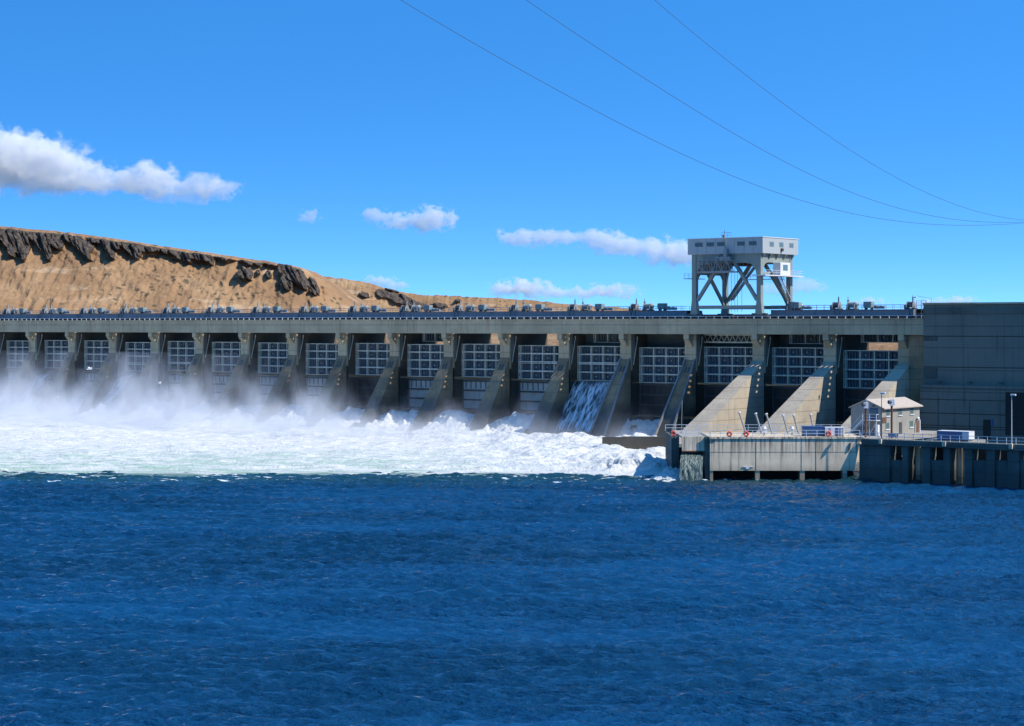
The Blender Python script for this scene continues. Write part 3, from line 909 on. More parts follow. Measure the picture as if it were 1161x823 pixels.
    def rail_run(m, pts, h=1.1, step=1.6):
        for p, q in zip(pts, pts[1:]):
            p = Vector(p); q = Vector(q); n = max(1, int((q-p).length/step))
            for k in range(n+1):
                s = p.lerp(q, k/n); m.bar(s, s+Vector((0,0,h)), .06)
            for hh in (h, h*.55): m.bar(p+Vector((0,0,hh)), q+Vector((0,0,hh)), .055)
    rail_run(m, [(L+2.4,-1.7,9.97),(L+2.4,5.1,9.97)]); rail_run(m, [(L+2.4,9.9,9.97),(L+2.4,G+2.1,9.97),(L-.9,G+2.1,9.97)])
    m.build('handrail', M['white'], wk)
    m = MB(); m.box(-2.6, -.6, -.8, G*.4, 9.3, 9.45); rail_run(m, [(-2.5,-.7,9.45),(-2.5,G*.4,9.45)]); m.build('walkway', M['midsteel'], e)
    m = MB(); m.box(L*.36, L-1.0, G-1.8, G-.6, 9.2, 9.35); rail_run(m, [(L*.36,G-1.7,9.35),(L-1,G-1.7,9.35)]); m.build('walkway', M['midsteel'], e)
    # stairs following the rear brace and the end brace
    def stair(m, p, q, n, w):
        p = Vector(p); q = Vector(q)
        for s in (0, 1):
            o = Vector((0, -w*s, 0)); m.bar(p+o, q+o, .12, .3)
            m.bar(p+o+Vector((0,0,1)), q+o+Vector((0,0,1)), .07)
        for k in range(n):
            c = p.lerp(q, (k+.5)/n); m.box(c.x-.16, c.x+.16, c.y-w, c.y, c.z-.03, c.z+.05)
    m = MB(); stair(m, (2.4, G-.6, 4.4), (6.4, G-.6, 9.3), 18, .8); stair(m, (6.6, G-1.5, 9.3), (9.8, G-1.5, 12.9), 12, .8); m.build('stair', M['midsteel'], e)
    m = MB()
    for s in (0, .9):
        m.bar((L+.5+s, G-1.4, 4.2), (L+.5+s, G*.5, 10), .12, .28); m.bar((L+.5+s, G-1.4, 5.2), (L+.5+s, G*.5, 11), .06)
    for k in range(18):
        t = (k+.5)/18; y = G-1.4+(G*.5-G+1.4)*t; z = 4.2+5.8*t; m.box(L+.5, L+1.4, y-.14, y+.14, z-.03, z+.04)
    m.build('stair', M['midsteel'], e)
    return e
crane()

# equipment on the road near the crane
e = empty('utility_box', W(a_of(899,-14), -14, 29.0), -TH, 'blue-grey equipment box beside the right rear crane leg', 'box')
m = MB(); m.box(-.9,.9,-.6,.6,2.0,4.0); m.build('body', M['bluebeam'], e, bevel=.04)
m = MB(); m.box(-.8,.8,-.66,-.6,2.2,3.8); m.build('door', M['midsteel'], e)
m = MB(); m.box(-.7,-.5,-.5,.5,0,2.0); m.box(.5,.7,-.5,.5,0,2.0); m.build('leg', M['darksteel'], e)
e = empty('portable_welder', W(a_of(905.5,-10), -10, 31.05), -TH, 'small white machine with a red cap beside the crane on the hoist girder', 'machine')
m = MB(); m.box(-.9,.9,-.5,.5,.2,1.3); m.build('housing', M['white'], e, bevel=.15)
m = MB(); m.box(-.3,.5,-.3,.3,1.3,1.75); m.build('cap', M['red'], e, bevel=.1)
m = MB()
for x in (-.6,.6): m.tube((x,-.55,.25),(x,.55,.25),.25,10)
m.build('wheel', M['darksteel'], e)

# ------------------------------------------------------------------ powerhouse
ph = empty('powerhouse', W(A_PH, 0, 0), -TH, 'big windowless dark grey concrete powerhouse at the right end of the dam', 'building')
zt = z_of(1050, 344, 0); zm = z_of(1043, 435.5, 1.9)
m = MB(); m.box(0, 220, 0, 38, zm, zt-.35); m.build('upper_wall', M['ph'], ph)
A_P2 = a_of(1043, 1.9)-A_PH
m = MB(); m.box(A_P2, 220, -1.9, 38.2, -2, zm); m.build('lower_wall', M['ph'], ph)
m = MB(); m.box(-.1, 220, -.25, 38.3, zt-.35, zt+.05); m.build('parapet', M['girder'], ph)
m = MB(); m.box(-.02, 220, -.12, 0, zt-2.4, zt-1.0); m.build('band', M['wallwet'], ph)
m = MB(); m.box(0, 220, -.03, .0, zt-7.15, zt-7.0); m.box(0,220,-.03,0,zt-13.5,zt-13.35); m.build('joint', M['wetdark'], ph)
m = MB()
for zz in (zm-3.1, zm-6.0, zm-8.6, zm-9.1): m.box(A_P2-.01, 220, -1.94, -1.9, zz, zz+.12)
m.build('joint', M['wetdark'], ph)
M['phstain'] = concrete('stained_concrete', (.10,.115,.095), (.06,.07,.06), rust=.1, streak=.9, joint=.5)
for z_a, z_b in ((-15.9, -13.6), (-8.1, -7.2)):
    m = MB(); m.box(.05, 3.3, -.04, -.001, zt+z_a, zt+z_b); m.build('stained_panel', M['phstain'], ph)
m = MB()
for k in range(1, 12): m.box(k*9.1-.04, k*9.1+.04, -.03, .0, zm+.02, zt-2.45)
for x_, z_ in ((4.2, zm-2.5), (11.3, zm-3.5), (20.6, zm-2.2)): m.box(x_, x_+.1, -2.05, -1.95, 4, z_)
m.build('joint', M['wallwet'], ph)
m = MB(); m.box(A_P2, 60, -2.02, -1.92, zm-.75, zm-.6); m.box(A_P2, 60, -2.02, -1.92, zm-12.2, zm-12.05); m.build('conduit', M['darksteel'], ph)
for px in (1067, 1102, 1136.5):
    a = a_of(px, 0)-A_PH
    m = MB(); m.bar((a,-.02,zm+.5),(a,-.9,zm+.7),.12); m.box(a-.6,a+.3,-1.3,-.7,zm+.55,zm+.8); m.build('wall_lamp', M['darksteel'], ph)
a0 = a_of(1140, 1.9)-A_PH
m = MB(); m.box(a0, a0+9, -1.98, -1.9, 5, z_of(1140,444,1.9)); m.build('steel_door', M['wetdark'], ph)
a0 = a_of(1115,1.9)-A_PH; z0 = z_of(1115,487,1.9)
m = MB(); m.box(a0, a0+1.6, -2.0,-1.9, z0-2, z0+2.2); m.build('doorway', M['wetdark'], ph)
m = MB(); m.box(a0+1.7, a0+2.1, -2.1,-1.9, z0+.9, z0+2.3); m.build('sign_plate', M['blue'], ph)
m = MB(); p0 = Vector((1.2,1.5,zt+.05))
m.bar(p0, p0+Vector((0,0,.9)), .1); m.bar(p0+Vector((0,0,.9)), p0+Vector((-3.0,-1.2,1.5)), .08); m.box(-2.3,-1.7,0,.6,zt+1.1,zt+1.35)
m.build('roof_lamp', M['lamp'], ph)
# small fenced stair head at the end of the hoist girder
e = empty('stair_head', W(aR1-.2, -6, 29.0), -TH, 'small railed steel stair head at the right end of the hoist girder', 'stair')
m = MB(); m.box(0,2.3,0,2.3,2.0,2.12); m.build('landing', M['rust'], e)
m = MB()
for x in (0,1.15,2.3):
    for y in (0,2.3): m.bar((x,y,0),(x,y,3.9),.1)
for z in (1,2.8,3.4,3.9):
    for y in (0,2.3): m.bar((0,y,z),(2.3,y,z),.08)
    for x in (0,2.3): m.bar((x,0,z),(x,2.3,z),.08)
m.build('frame', M['rail'], e)

# ------------------------------------------------------------------ fishway and quay (lower right)
YF = 352.0
def fx(px, Y=YF): return (px-580.5)/F*Y
def fz(py, Y=YF): return CAMZ+(HY-py)/F*Y
ZD = fz(494.6)
fw = empty('fishway_wall', (fx(805), YF, 0), 0, 'sunlit pale concrete fishway wall standing on short pillars over the river', 'wall')
x0, x1 = 0, fx(975)-fx(805)
m = MB(); m.prism_y([(0,fz(533)),(x1-1.0,fz(533)),(x1+.1,ZD-.35),(0,ZD-.35)], 0, 14); wf = m.build('wall_face', M['wall'], fw)
m = MB(); m.box(-.15, x1+.3, -.18, 14.1, ZD-.35, ZD); m.build('coping', M['wall'], wf)
for px in (857, 908.5, 925): m = MB(); X = fx(px)-fx(805); m.box(X-.05,X+.05,-.03,.02,fz(533)+.02,ZD-.4); m.build('joint', M['dark'], wf)
m = MB(); m.box(.1, x1-.5, -.02, .02, fz(512)-.03, fz(512)+.04); m.build('joint', M['dark'], wf)
for px0, px1 in ((805,808.5),(856.5,861.5),(907,912.5),(955.5,960.5)):
    m = MB(); m.box(fx(px0)-fx(805), fx(px1)-fx(805), .15, 2.2, -2, fz(533)-.01); m.build('pillar', M['wall'], fw)
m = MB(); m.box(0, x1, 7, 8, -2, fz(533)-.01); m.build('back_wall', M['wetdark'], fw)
m = MB(); X = fx(964)-fx(805); m.bar((X,-.12,ZD-1.1),(X-.25,-.12,ZD-2.4),.22); m.build('bracket', M['darksteel'], wf)
m = MB(); X = fx(843)-fx(805); m.box(X-.2,X+1.7,-.14,-.02,fz(529),fz(529)+.12); m.box(X+.4,X+1.0,-.14,-.02,fz(531),fz(529)); m.build('gauge_plate', M['white'], wf)
m = MB(); X = fx(805.5)-fx(805); m.box(.25,.75,-.09,-.02,ZD-.95,ZD-.55); m.build('number_plate', M['darksteel'], wf)

ft = empty('fishway_gatehouse', (fx(763.5), YF+.0, 0), 0, 'narrow concrete bay at the left end of the fishway wall with water pouring out', 'weir')
xa = 0; xb = fx(774)-fx(763.5); xc = fx(800)-fx(763.5); xd = fx(805)-fx(763.5)
m = MB(); m.box(xa+.9, xb, 7.3, 22, -2, ZD-.3); m.box(xa+.3, xa+.9+.4, 7.9, 22.2, -2, ZD-.3); m.build('side_wall', M['wallwet'], ft)
m = MB(); m.box(xb, xc, .9, 1.9, fz(511.5), ZD-.02); m.build('panel', M['wall'], ft)
m = MB(); m.box(xb, xc, .6, .9, fz(512), fz(510.7)); m.build('lip', M['rust'], ft)
m = MB(); m.box(xc, xd-.02, 0.5, 14, -2, ZD-.03); m.build('side_wall', M['wallwet'], ft)  # column front in dark concrete, standing in for a shaded side face
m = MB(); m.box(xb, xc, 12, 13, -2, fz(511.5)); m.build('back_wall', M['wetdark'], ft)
m = MB(); m.box(xb-.02, xd, 1.9, 21.8, ZD-.28, ZD-.04); m.build('slab', M['ground'], ft)
def fallfn(X, T):
    t = (X-(xb+.1))/(xc-xb-.2)
    y = 2.6 - 3.0*T**.6 - 1.6*T
    z = fz(511.8)-.5*T - (fz(511.8)-.5)*T**1.9
    r = fbm(X/.5, T*6, 3, 4)-.5
    return y - .5*r*T, z + .25*r*T
X = np.linspace(xb+.1, xc-.2, 70); T = np.linspace(0, 1, 50); XX, TT = np.meshgrid(X, T)
Yf, Zf = fallfn(XX, TT)
XX2 = XX - .95*TT**.8*(1-(XX-xb)/(xc-xb)) - .55*TT*((XX-xb)/(xc-xb))
o = grid_mesh('falling_water', np.stack([XX2, Yf, Zf], -1), M['fishfall']); o.parent = ft
# splash at its foot
X = np.linspace(xa-6.2, xd-.8, 120); Yv = np.linspace(-3.5, 12, 80); XX, YY = np.meshgrid(X, Yv)
H = 2.3*np.exp(-((XX-(xa+.2))/3.0)**2-((YY-4.5)/4.5)**2)*(.2+1.3*fbm(XX/.9, YY/.9, 6, 5, .65)) + .28*np.exp(-((YY-1.0)/2.2)**2)*fbm(XX/1.2, YY/.8, 16, 4)*1.4 - .18 + .4*(fbm(XX/2.5, YY/1.0, 26, 3)-.55)
H = H - .5*sstep(xd-3, xd-.9, XX) - .6*sstep(-1.5,-3.4,YY) - .5*sstep(xa-4.2, xa-6.2, XX)*sstep(3,0,YY)
o = grid_mesh('splash', np.stack([XX, YY, H], -1), M['jet']); o.parent = ft

# low training wall in the foam
tw = empty('training_wall', (fx(683,415), 415, 0), 0, 'low brown concrete wall rising from the white water left of the fishway', 'wall')
m = MB(); L1 = fx(741,415)-fx(683,415); L2 = fx(764,415)-fx(683,415)
m.box(0, fx(705.5,415)-fx(683,415), 0, 1.6, -2, fz(495.2,415)); m.box(fx(705.5,415)-fx(683,415), L2, 0.02, 1.62, -2, fz(494.6,415)); m.build('wall_face', M['pier'], tw)
m = MB()
for px in (705.5, 723, 741): X = fx(px,415)-fx(683,415); m.box(X-.04,X+.04,-.02,.03,-1,fz(495.6,415))
m.build('joint', M['dark'], tw)

# quay: platform level with the fishway, arcade facing the river on the right
aQ = -163.4; dQ = 72.0
ZQ = 7.55
q = MB()
pts = [W(-172,40),W(-161.5,40),W(-161.5,dQ-1.6),W(aQ,dQ-1.6),W(-172,dQ-14)]
n = len(pts)
q.v = [(p.x,p.y,ZQ-.9) for p in pts]+[(p.x,p.y,ZQ) for p in pts]
q.f = [tuple(range(n))[::-1], tuple(range(n,2*n))]+[(i,(i+1)%n,n+(i+1)%n,n+i) for i in range(n)]
q.build('quay_pavement', M['ground'])['kind'] = 'structure'
q = MB()
pts = [W(a_,d_) for a_, d_ in ((a_of(1055,66),61),(a_of(1104,66),61),(a_of(1104,66),67.8),(a_of(1055,66),67.8))]
for p_, q_ in zip(pts, pts): pass
q.hexa([(p.x,p.y,ZQ-.5) for p in pts]+[(p.x,p.y,ZQ) for p in pts])
q.build('container_slab', M['ground'])['kind'] = 'structure'
e = empty('slab_legs', W(a_of(1080,64),64,0), -TH, 'dark concrete legs under the slab that carries the pale blue container', 'support')
m = MB()
for x_ in (-3.5, 0, 3.5): m.box(x_-.4, x_+.4, -.4, .4, -2, ZQ-.51)
m.box(-3.9, 3.9, -.3, .3, ZQ-1.2, ZQ-.55)
m.build('leg_frame', M['wetdark'], e)
ar = empty('quay_arcade', W(aQ, dQ, 0), -TH, 'dark shaded concrete arcade of the quay with square openings above the river', 'wall')
def qa(px, d=dQ): return a_of(px, d)-aQ
def zq(px, py, d=dQ): return z_of(px, py, d)
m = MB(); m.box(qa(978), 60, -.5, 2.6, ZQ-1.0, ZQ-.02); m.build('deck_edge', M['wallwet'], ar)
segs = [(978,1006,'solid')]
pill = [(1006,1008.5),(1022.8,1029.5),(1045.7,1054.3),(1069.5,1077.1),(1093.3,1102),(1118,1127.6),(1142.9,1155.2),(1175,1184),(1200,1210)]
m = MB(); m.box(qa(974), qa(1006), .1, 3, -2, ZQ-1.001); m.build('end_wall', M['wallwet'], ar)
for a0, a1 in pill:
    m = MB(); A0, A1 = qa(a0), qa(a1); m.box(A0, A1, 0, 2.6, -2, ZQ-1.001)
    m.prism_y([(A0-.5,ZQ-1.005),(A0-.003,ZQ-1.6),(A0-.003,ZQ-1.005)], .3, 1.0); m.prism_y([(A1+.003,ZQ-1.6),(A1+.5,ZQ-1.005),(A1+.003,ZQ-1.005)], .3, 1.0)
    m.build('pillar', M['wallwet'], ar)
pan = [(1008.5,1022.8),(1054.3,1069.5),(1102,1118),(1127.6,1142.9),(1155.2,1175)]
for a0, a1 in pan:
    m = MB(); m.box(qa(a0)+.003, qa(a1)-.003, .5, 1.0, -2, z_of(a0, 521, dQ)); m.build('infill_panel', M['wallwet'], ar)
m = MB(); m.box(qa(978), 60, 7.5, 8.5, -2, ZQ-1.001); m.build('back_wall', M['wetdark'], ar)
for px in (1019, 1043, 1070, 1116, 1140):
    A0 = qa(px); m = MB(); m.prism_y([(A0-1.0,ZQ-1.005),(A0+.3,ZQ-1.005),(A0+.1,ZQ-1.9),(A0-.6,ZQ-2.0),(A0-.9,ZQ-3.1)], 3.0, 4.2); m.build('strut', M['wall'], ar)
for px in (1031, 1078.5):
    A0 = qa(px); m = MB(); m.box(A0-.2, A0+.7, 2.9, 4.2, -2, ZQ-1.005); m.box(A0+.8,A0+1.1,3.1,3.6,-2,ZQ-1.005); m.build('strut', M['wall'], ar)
for px in (1000, 1072.5, 1148):
    A0 = qa(px); m = MB(); m.box(A0-.3, A0+.3, -.95, -.5, ZQ-.75, ZQ+.1); m.build('lamp_bracket', M['wall'], ar)

# railings along the quay edge
def railing(name_loc, rz, L, label, step=1.9, h=1.15, rails=3, start=0.0):
    e = empty('quay_railing', name_loc, rz, label, 'railing', 'railings along the quay edge')
    m = MB(); n = int(L/step)
    for k in range(n+1): X = L*k/n; m.box(X-.05, X+.05, -.05, .05, 0, h)
    m.build('post', M['rail'], e)
    m = MB()
    for r in range(rails): zz = h*(r+1)/rails; m.box(0, L, -.045, .045, zz-.045, zz+.035)
    m.build('rail', M['rail'], e)
    return e
railing((fx(805), YF+.15, ZD), 0, fx(975)-fx(805), 'white pipe railing on top of the sunlit fishway wall', rails=2)
railing((fx(763.5)+.2, YF+1.0, ZD-.04), 0, fx(805)-fx(763.5), 'short white railing over the bay where water pours out', rails=2)
p = W(aQ, dQ-.1, ZQ)
railing(tuple(W(aQ+qa(976), dQ, ZQ-.02)), -TH, 70, 'long pale railing along the shaded quay in front of the powerhouse', rails=2, step=1.7)
e = railing((fx(763.5)+.2, YF+21, ZD-.04), 0, fx(975)-fx(763.5)+2, 'rear white railing behind the slanted pipes on the fishway deck', rails=2)

# life rings
rings = [((fx(763.8), YF+.8, ZD+.55), 'red life ring on the short railing above the pouring water'),
         ((fx(827), YF-.02, ZD+.5), 'red life ring hanging on the fishway railing, left of a close pair'),
         ((fx(846), YF-.02, ZD+.5), 'red life ring hanging on the fishway railing, right of a close pair'),
         ((fx(939.5), YF-.02, ZD+.55), 'red life ring on the railing in front of the striped white container')]
pr = None
for p, l in rings:
    if pr is None:
        m = MB(); m.ring((0,0,0), .36, .17); pr = m.build('life_ring', M['red'], smooth=True); c = pr
        m = MB()
        for A_ in (45,135,225,315):
            ca, sa = math.cos(R(A_))*.40, math.sin(R(A_))*.40; m.box(ca-.06, ca+.06, -.185, .185, sa-.06, sa+.06)
        m.build('band', M['white'], c)
    else: c = copy_tree(pr)
    c.location = p; tag(c, l, 'life ring', 'life rings on the railings')

# slanted mooring/valve pipes
pipes = [(838.5,468,846.5,489,'leftmost'),(857,469,864,489,'second from left'),(869,469.5,876,489,'third from left'),(888,471,894,490,'fourth from left, in front of a sunlit buttress'),(900,471,906,490,'fifth from left, in front of a sunlit buttress'),(919,470,924,488,'rightmost, just above the blue container')]
for (xt, yt, xb_, yb, l) in pipes:
    Y0 = YF+9
    p0 = Vector((fx(xb_,Y0), Y0, ZD-.2)); p1 = Vector((fx(xt,Y0+1.5), Y0+1.5, fz(yt,Y0+1.5)))
    e = empty('slanted_pipe', p0, 0, 'pale slanted pipe behind the fishway railing, '+l, 'pipe', 'slanted pipes on the fishway deck')
    m = MB(); m.tube((0,0,0), p1-p0, .15, 10)
    for t in np.linspace(.08, .9, 9): c = (p1-p0)*float(t); m.tube(c, c+(p1-p0).normalized()*.08, .2, 10)
    m.build('tube', M['winch'], e)
    m = MB(); m.tube((p1-p0), (p1-p0)*1.05, .27, 12); m.build('cap', M['rail'], e)
    m = MB(); m.box(-.5,.5,-.4,.4,-.0,.25); m.build('foot', M['midsteel'], e)

# mooring posts (short white valve heads)
for px, l in ((866.5,'small white valve head on the fishway deck behind the railing, nearer the crane'),(898,'small white valve head on the fishway deck, just left of the blue container')):
    Y0 = YF+5; e = empty('valve_head', (fx(px,Y0), Y0, ZD), 0, l, 'valve', 'valve heads on the fishway deck')
    m = MB(); m.tube((0,0,0),(0,0,1.2),.12); m.build('stem', M['midsteel'], e)
    m = MB(); m.tube((0,0,1.15),(0,0,1.6),.42,12,.25); m.box(-.55,.55,-.25,.25,.5,.8); m.build('cap', M['white'], e)

# containers
def container(px0, px1, Y0, z0, ztop, depth, mat, label, stripes=None, endmat=None):
    e = empty('storage_container', (fx(px0,Y0), Y0, z0), 0, label, 'container')
    L = fx(px1,Y0)-fx(px0,Y0); H = ztop-z0
    m = MB(); m.box(0, L, 0, depth, .12, H)
    b = m.build('body', mat, e, bevel=.03)
    m = MB(); n = int(L/.32)
    for k in range(n): X = .12+(L-.24)*k/n; m.box(X, X+.14, -.035, .01, .2, H-.1)
    if not stripes: m.build('corrugation', mat, b)
    m = MB(); m.box(-.03,L+.03,-.03,depth+.03,H,H+.1); m.build('roof', endmat or mat, b)
    m = MB(); m.box(.05,L-.05,.1,depth-.1,0,.12); m.build('skid', M['darksteel'], e)
    if stripes:
        for s0, s1, mt in stripes: m = MB(); m.box(s0*L, s1*L, -.05, .0, .15, H-.02); m.build('panel', mt, b)
    return e
container(911, 935.2, YF+1.6, ZD, fz(483.5,YF+1.6), 2.4, M['blue'], 'dark blue storage container on the fishway deck behind the railing')
container(935.6, 957.5, YF+1.2, ZD, fz(484.5,YF+1.2), 2.2, M['white'], 'white container with dark blue stripes on the fishway deck', stripes=[(.0,.12,M['rail']),(.2,.27,M['midsteel']),(.3,.48,M['white']),(.52,.68,M['deepblue']),(.74,.80,M['deepblue']),(.88,.93,M['midsteel'])])
# white trailer in front of the powerhouse
e = empty('storage_container', W(a_of(1062,67.5), 67.5, ZQ), -TH, 'long pale blue-white container on the quay before the dark powerhouse', 'container')
L = a_of(1092,66)-a_of(1062,66)+1
m = MB(); m.box(0,L,0,2.4,.12,1.55); b = m.build('body', M['boxblue'], e, bevel=.03)
m = MB(); m.box(L+.0,L+.04,.05,2.35,.2,1.5); m.build('door', M['white'], b)
m = MB(); m.box(L-1.2,L+.03,-.04,0,.2,1.5); m.build('panel', M['white'], b)
m = MB(); m.box(-.03,L+.03,-.03,2.43,1.55,1.63); m.build('roof', M['white'], b)
m = MB(); m.box(.2,L-.2,.2,2.2,0,.12); m.build('skid', M['darksteel'], e)

# ------------------------------------------------------------------ control house
HY0 = 361.0
corner = Vector((fx(1000,HY0), HY0, ZQ))
# local x = dam axis (south/right), local y = upstream
ca = (corner.x*CT - corner.y*ST) ; cd = D - corner.y*CT - corner.x*ST
Wd = 6.3; Ln = 15.6; He = (493-459.5)/6.2-.25; Hr = (493-450.3)/6.2-.5
hs = empty('control_house', W(ca, cd, ZQ), -TH, 'small two-storey metal-clad house with pale gable roof beside the powerhouse', 'house')
m = MB(); m.prism_y([(-Wd,0),(0,0),(0,He),(-Wd/2,Hr),(-Wd,He)], 0, Ln); bd = m.build('wall', M['clad'], hs)
m = MB()
for s in (0, 1):
    if s == 0: P2 = [(-Wd-.35,He-.25),(-Wd/2,Hr+.02),(-Wd/2,Hr+.2),(-Wd-.35,He-.05)]
    else: P2 = [(-Wd/2,Hr+.02),(.6,He-.33),(.6,He-.13),(-Wd/2,Hr+.2)]
    m.prism_y(P2, -.25, Ln+.25)
m.build('roof', M['roof'], bd)
def hwin(y, z, w=1.5, h=1.25):
    f = MB(); f.box(-.02,.05,y,y+w,z,z+h); F_ = f.build('window', M['midsteel'], bd)
    g_ = MB(); g_.box(.045,.07,y+.12,y+w-.12,z+.12,z+h-.1); g_.build('pane', M['glass_green'], F_)
    g_ = MB(); g_.box(0,.16,y-.1,y+w+.1,z-.14,z); g_.build('sill', M['white'], F_)
for y in (1.6, 6.6, 11.5): hwin(y, 3.5)
for y in (1.4, 11.3): hwin(y, 1.1)
m = MB(); m.box(-.02,.06,6.9,8.1,0,2.2); m.build('door', M['darksteel'], bd)
m = MB(); m.box(-.02,.06,14.2,15.2,0,2.2); m.build('door', M['rust'], bd)
m = MB(); m.tube((.9,13.8,0),(.9,13.8,2.3),.15); m.tube((.9,13.8,2.3),(.3,14.1,2.7),.15); m.tube((.3,14.1,2.7),(.1,15.2,2.7),.15); m.build('vent_pipe', M['white'], hs)
# double door, landing and stair on the gable side (faces downstream)
dx = -2.5
m = MB(); m.box(dx,dx+1.6,-.06,.02,2.9,5.0); dr = m.build('door', M['deepblue'], bd)
m = MB(); m.box(dx+.15,dx+.7,-.09,-.05,3.4,4.8); m.box(dx+.85,dx+1.45,-.09,-.05,3.4,4.8); m.build('pane', M['glass_green'], dr)
m = MB(); m.box(dx+.6,dx+1.1,-.25,-.02,5.3,5.5); m.build('lamp', M['darksteel'], bd)
m = MB(); m.box(-3.3,-.3,-1.5,-.06,2.72,2.85)
for x in (-3.2,-1.8,-.4): m.bar((x,-1.45,0),(x,-1.45,4.0),.1)
for z in (3.35,3.95): m.bar((-3.2,-1.45,z),(-.4,-1.45,z),.08)
m.bar((-.4,-1.4,3.9),(-.4,-.1,3.9),.07)
m.bar((-3.2,-1.45,.2),(-1.8,-1.45,2.6),.06); m.bar((-1.8,-1.45,.2),(-3.2,-1.45,2.6),.06); m.bar((-1.8,-1.45,.2),(-.4,-1.45,2.6),.06)
for s in (-1.5,-.5):
    m.bar((-3.3,s,2.75),(-6.1,s,.1),.12,.28); m.bar((-3.3,s,3.8),(-6.1,s,1.15),.06)
for k in range(11): t = k/11; m.box(-3.5-2.6*t,-3.25-2.6*t,-1.5,-.5,2.6-2.4*t,2.66-2.4*t)
m.build('outside_stair', M['white'], hs)
m = MB(); m.box(-1.0,-.4,-.9,-.1,0,2.0); m.build('locker', M['white'], hs)
m = MB(); m.tube((-Wd/2+1.0,9,Hr-.3),(-Wd/2+1.0,9,Hr+1.3),.06); m.build('antenna', M['lamp'], hs)
# orange netting on the landing corner
m = MB(); m.box(.08,.12,.1,1.6,2.35,3.35)
m.build('notice_board', M['rust'], bd)

# rusty posts carrying loudspeaker horns
for px, yt, l in ((981.5,456,'brown steel post with round horn in front of the gable of the small house'),(1011,453,'brown steel post with round horn in front of the long side of the small house')):
    Y0 = 353.5 if px > 1000 else 356
    e = empty('horn_post', (fx(px,Y0), Y0, ZQ), 0, l, 'post', 'brown posts with horns')
    ht = fz(yt,Y0)-ZQ
    m = MB(); m.tube((0,0,0),(0,0,ht-1.0),.2,10); m.build('post', M['rust'], e)
    m = MB(); m.box(-.3,.45,-.3,.3,ht-1.0,ht+.1); m.bar((.2,0,ht),(.2,0,ht+.7 if px < 1000 else ht+.3),.12); m.build('housing', M['lamp'], e)
    m = MB(); m.tube((-.1,-.2,ht-.35),(-.65,-.45,ht-.35),.2,14,.36); m.build('horn', M['darksteel'], e)
# lamp posts
for px, yt, Y0, l in ((999.5,446,353.8,'thin dark lamp post rising in front of the small house corner'),(1147,448,None,'tall pale lamp post on the quay before the powerhouse')):
    if Y0 is None: p = W(a_of(1147,dQ+.6), dQ+.6, ZQ-.1); Y0 = p.y
    else: p = W(a_of(px,dQ+.6), dQ+.6, ZQ-.1); Y0 = p.y
    ht = CAMZ+(HY-yt)/F*Y0-p.z
    e = empty('lamp_post', p, -TH, l, 'lamp post', 'lamp posts on the quay')
    m = MB(); m.tube((0,0,0),(0,0,ht),.1,8,.06); m.build('pole', M['lamp'] if px > 1100 else M['rust'], e)
    m = MB(); m.box(-.2,.75,-.2,.2,ht-.02,ht+.28); m.build('lamp_head', M['white'] if px > 1100 else M['lamp'], e, bevel=.05)
# thin mast with slack line left of the fishway bay
e = empty('thin_mast', (fx(772.5,YF+14), YF+14, ZD-.05), 0, 'thin grey mast standing behind the short railing above the pouring water', 'mast')
m = MB(); m.tube((0,0,0),(.15,0,fz(453,YF+14)-ZD),.06,6); m.build('rod', M['midsteel'], e)
m = MB(); m.box(-.2,.2,-.2,.2,0,.15); m.build('foot', M['midsteel'], e)
# barrier with black and white diagonal boards
e = empty('barrier', W(a_of(1007,dQ-1.2), dQ-1.2, ZQ), -TH, 'black and white striped barrier boards on the quay before the small house', 'barrier')
LB = a_of(1018,dQ-1.2)-a_of(1007,dQ-1.2)
m = MB(); m.box(0,LB,0,.06,.35,1.0); b = m.build('board', M['deepblue'], e)
m = MB()
for k in range(6): x = .1+k*LB/6; m.prism_y([(x,.36),(x+.16,.36),(x+.4,.98),(x+.24,.98)], -.02, -.002)
m.build('stripe', M['white'], b)
m = MB()
for x in (.2,LB-.2): m.bar((x,.1,0),(x,.1,1.0),.08)
m.build('leg', M['midsteel'], e)

# ------------------------------------------------------------------ poles on the hillside, power lines
for px, py0, py1, l in ((57,338,352,'tiny wooden utility pole on the brown hillside, leftmost'),(215,348,356,'tiny wooden utility pole on the brown hillside above the sixth bay from the left')):
    Y0 = 1060; b_ = at(px, py1, Y0); t_ = at(px, py0, Y0)
    e = empty('utility_pole', b_, 0, l, 'utility pole', 'utility poles on the hillside')
    h = t_.z-b_.z
    m = MB(); m.tube((0,0,-2),(0,0,h),.28,6,.2); m.build('pole', M['wood'], e)
    m = MB(); m.bar((-1.6,0,h-.8),(1.6,0,h-.8),.25); m.build('crossarm', M['wood'], e)
cables = [[(380,-48),(454,0),(510,34),(566,65),(661,120),(730,155),(800,186),(878.5,216),(930,234),(977,247),(1059,255.0),(1161,252.5),(1260,243)],
          [(520,-57),(598,0),(660,44),(720,83),(780,121),(830,151),(878.5,177),(930,202),(977,223),(1030,241),(1075,249.6),(1120,252),(1161,251),(1260,243)],
          [(680,-60),(741,0),(800,48),(850,89),(911,136),(977,178.5),(1020,203),(1059,223),(1100,238.5),(1141,248),(1175,250.5),(1260,243)]]
lab = ['lowest and leftmost of the three thin power lines crossing the sky','middle one of the three thin power lines crossing the sky','uppermost and rightmost of the three thin power lines crossing the sky']
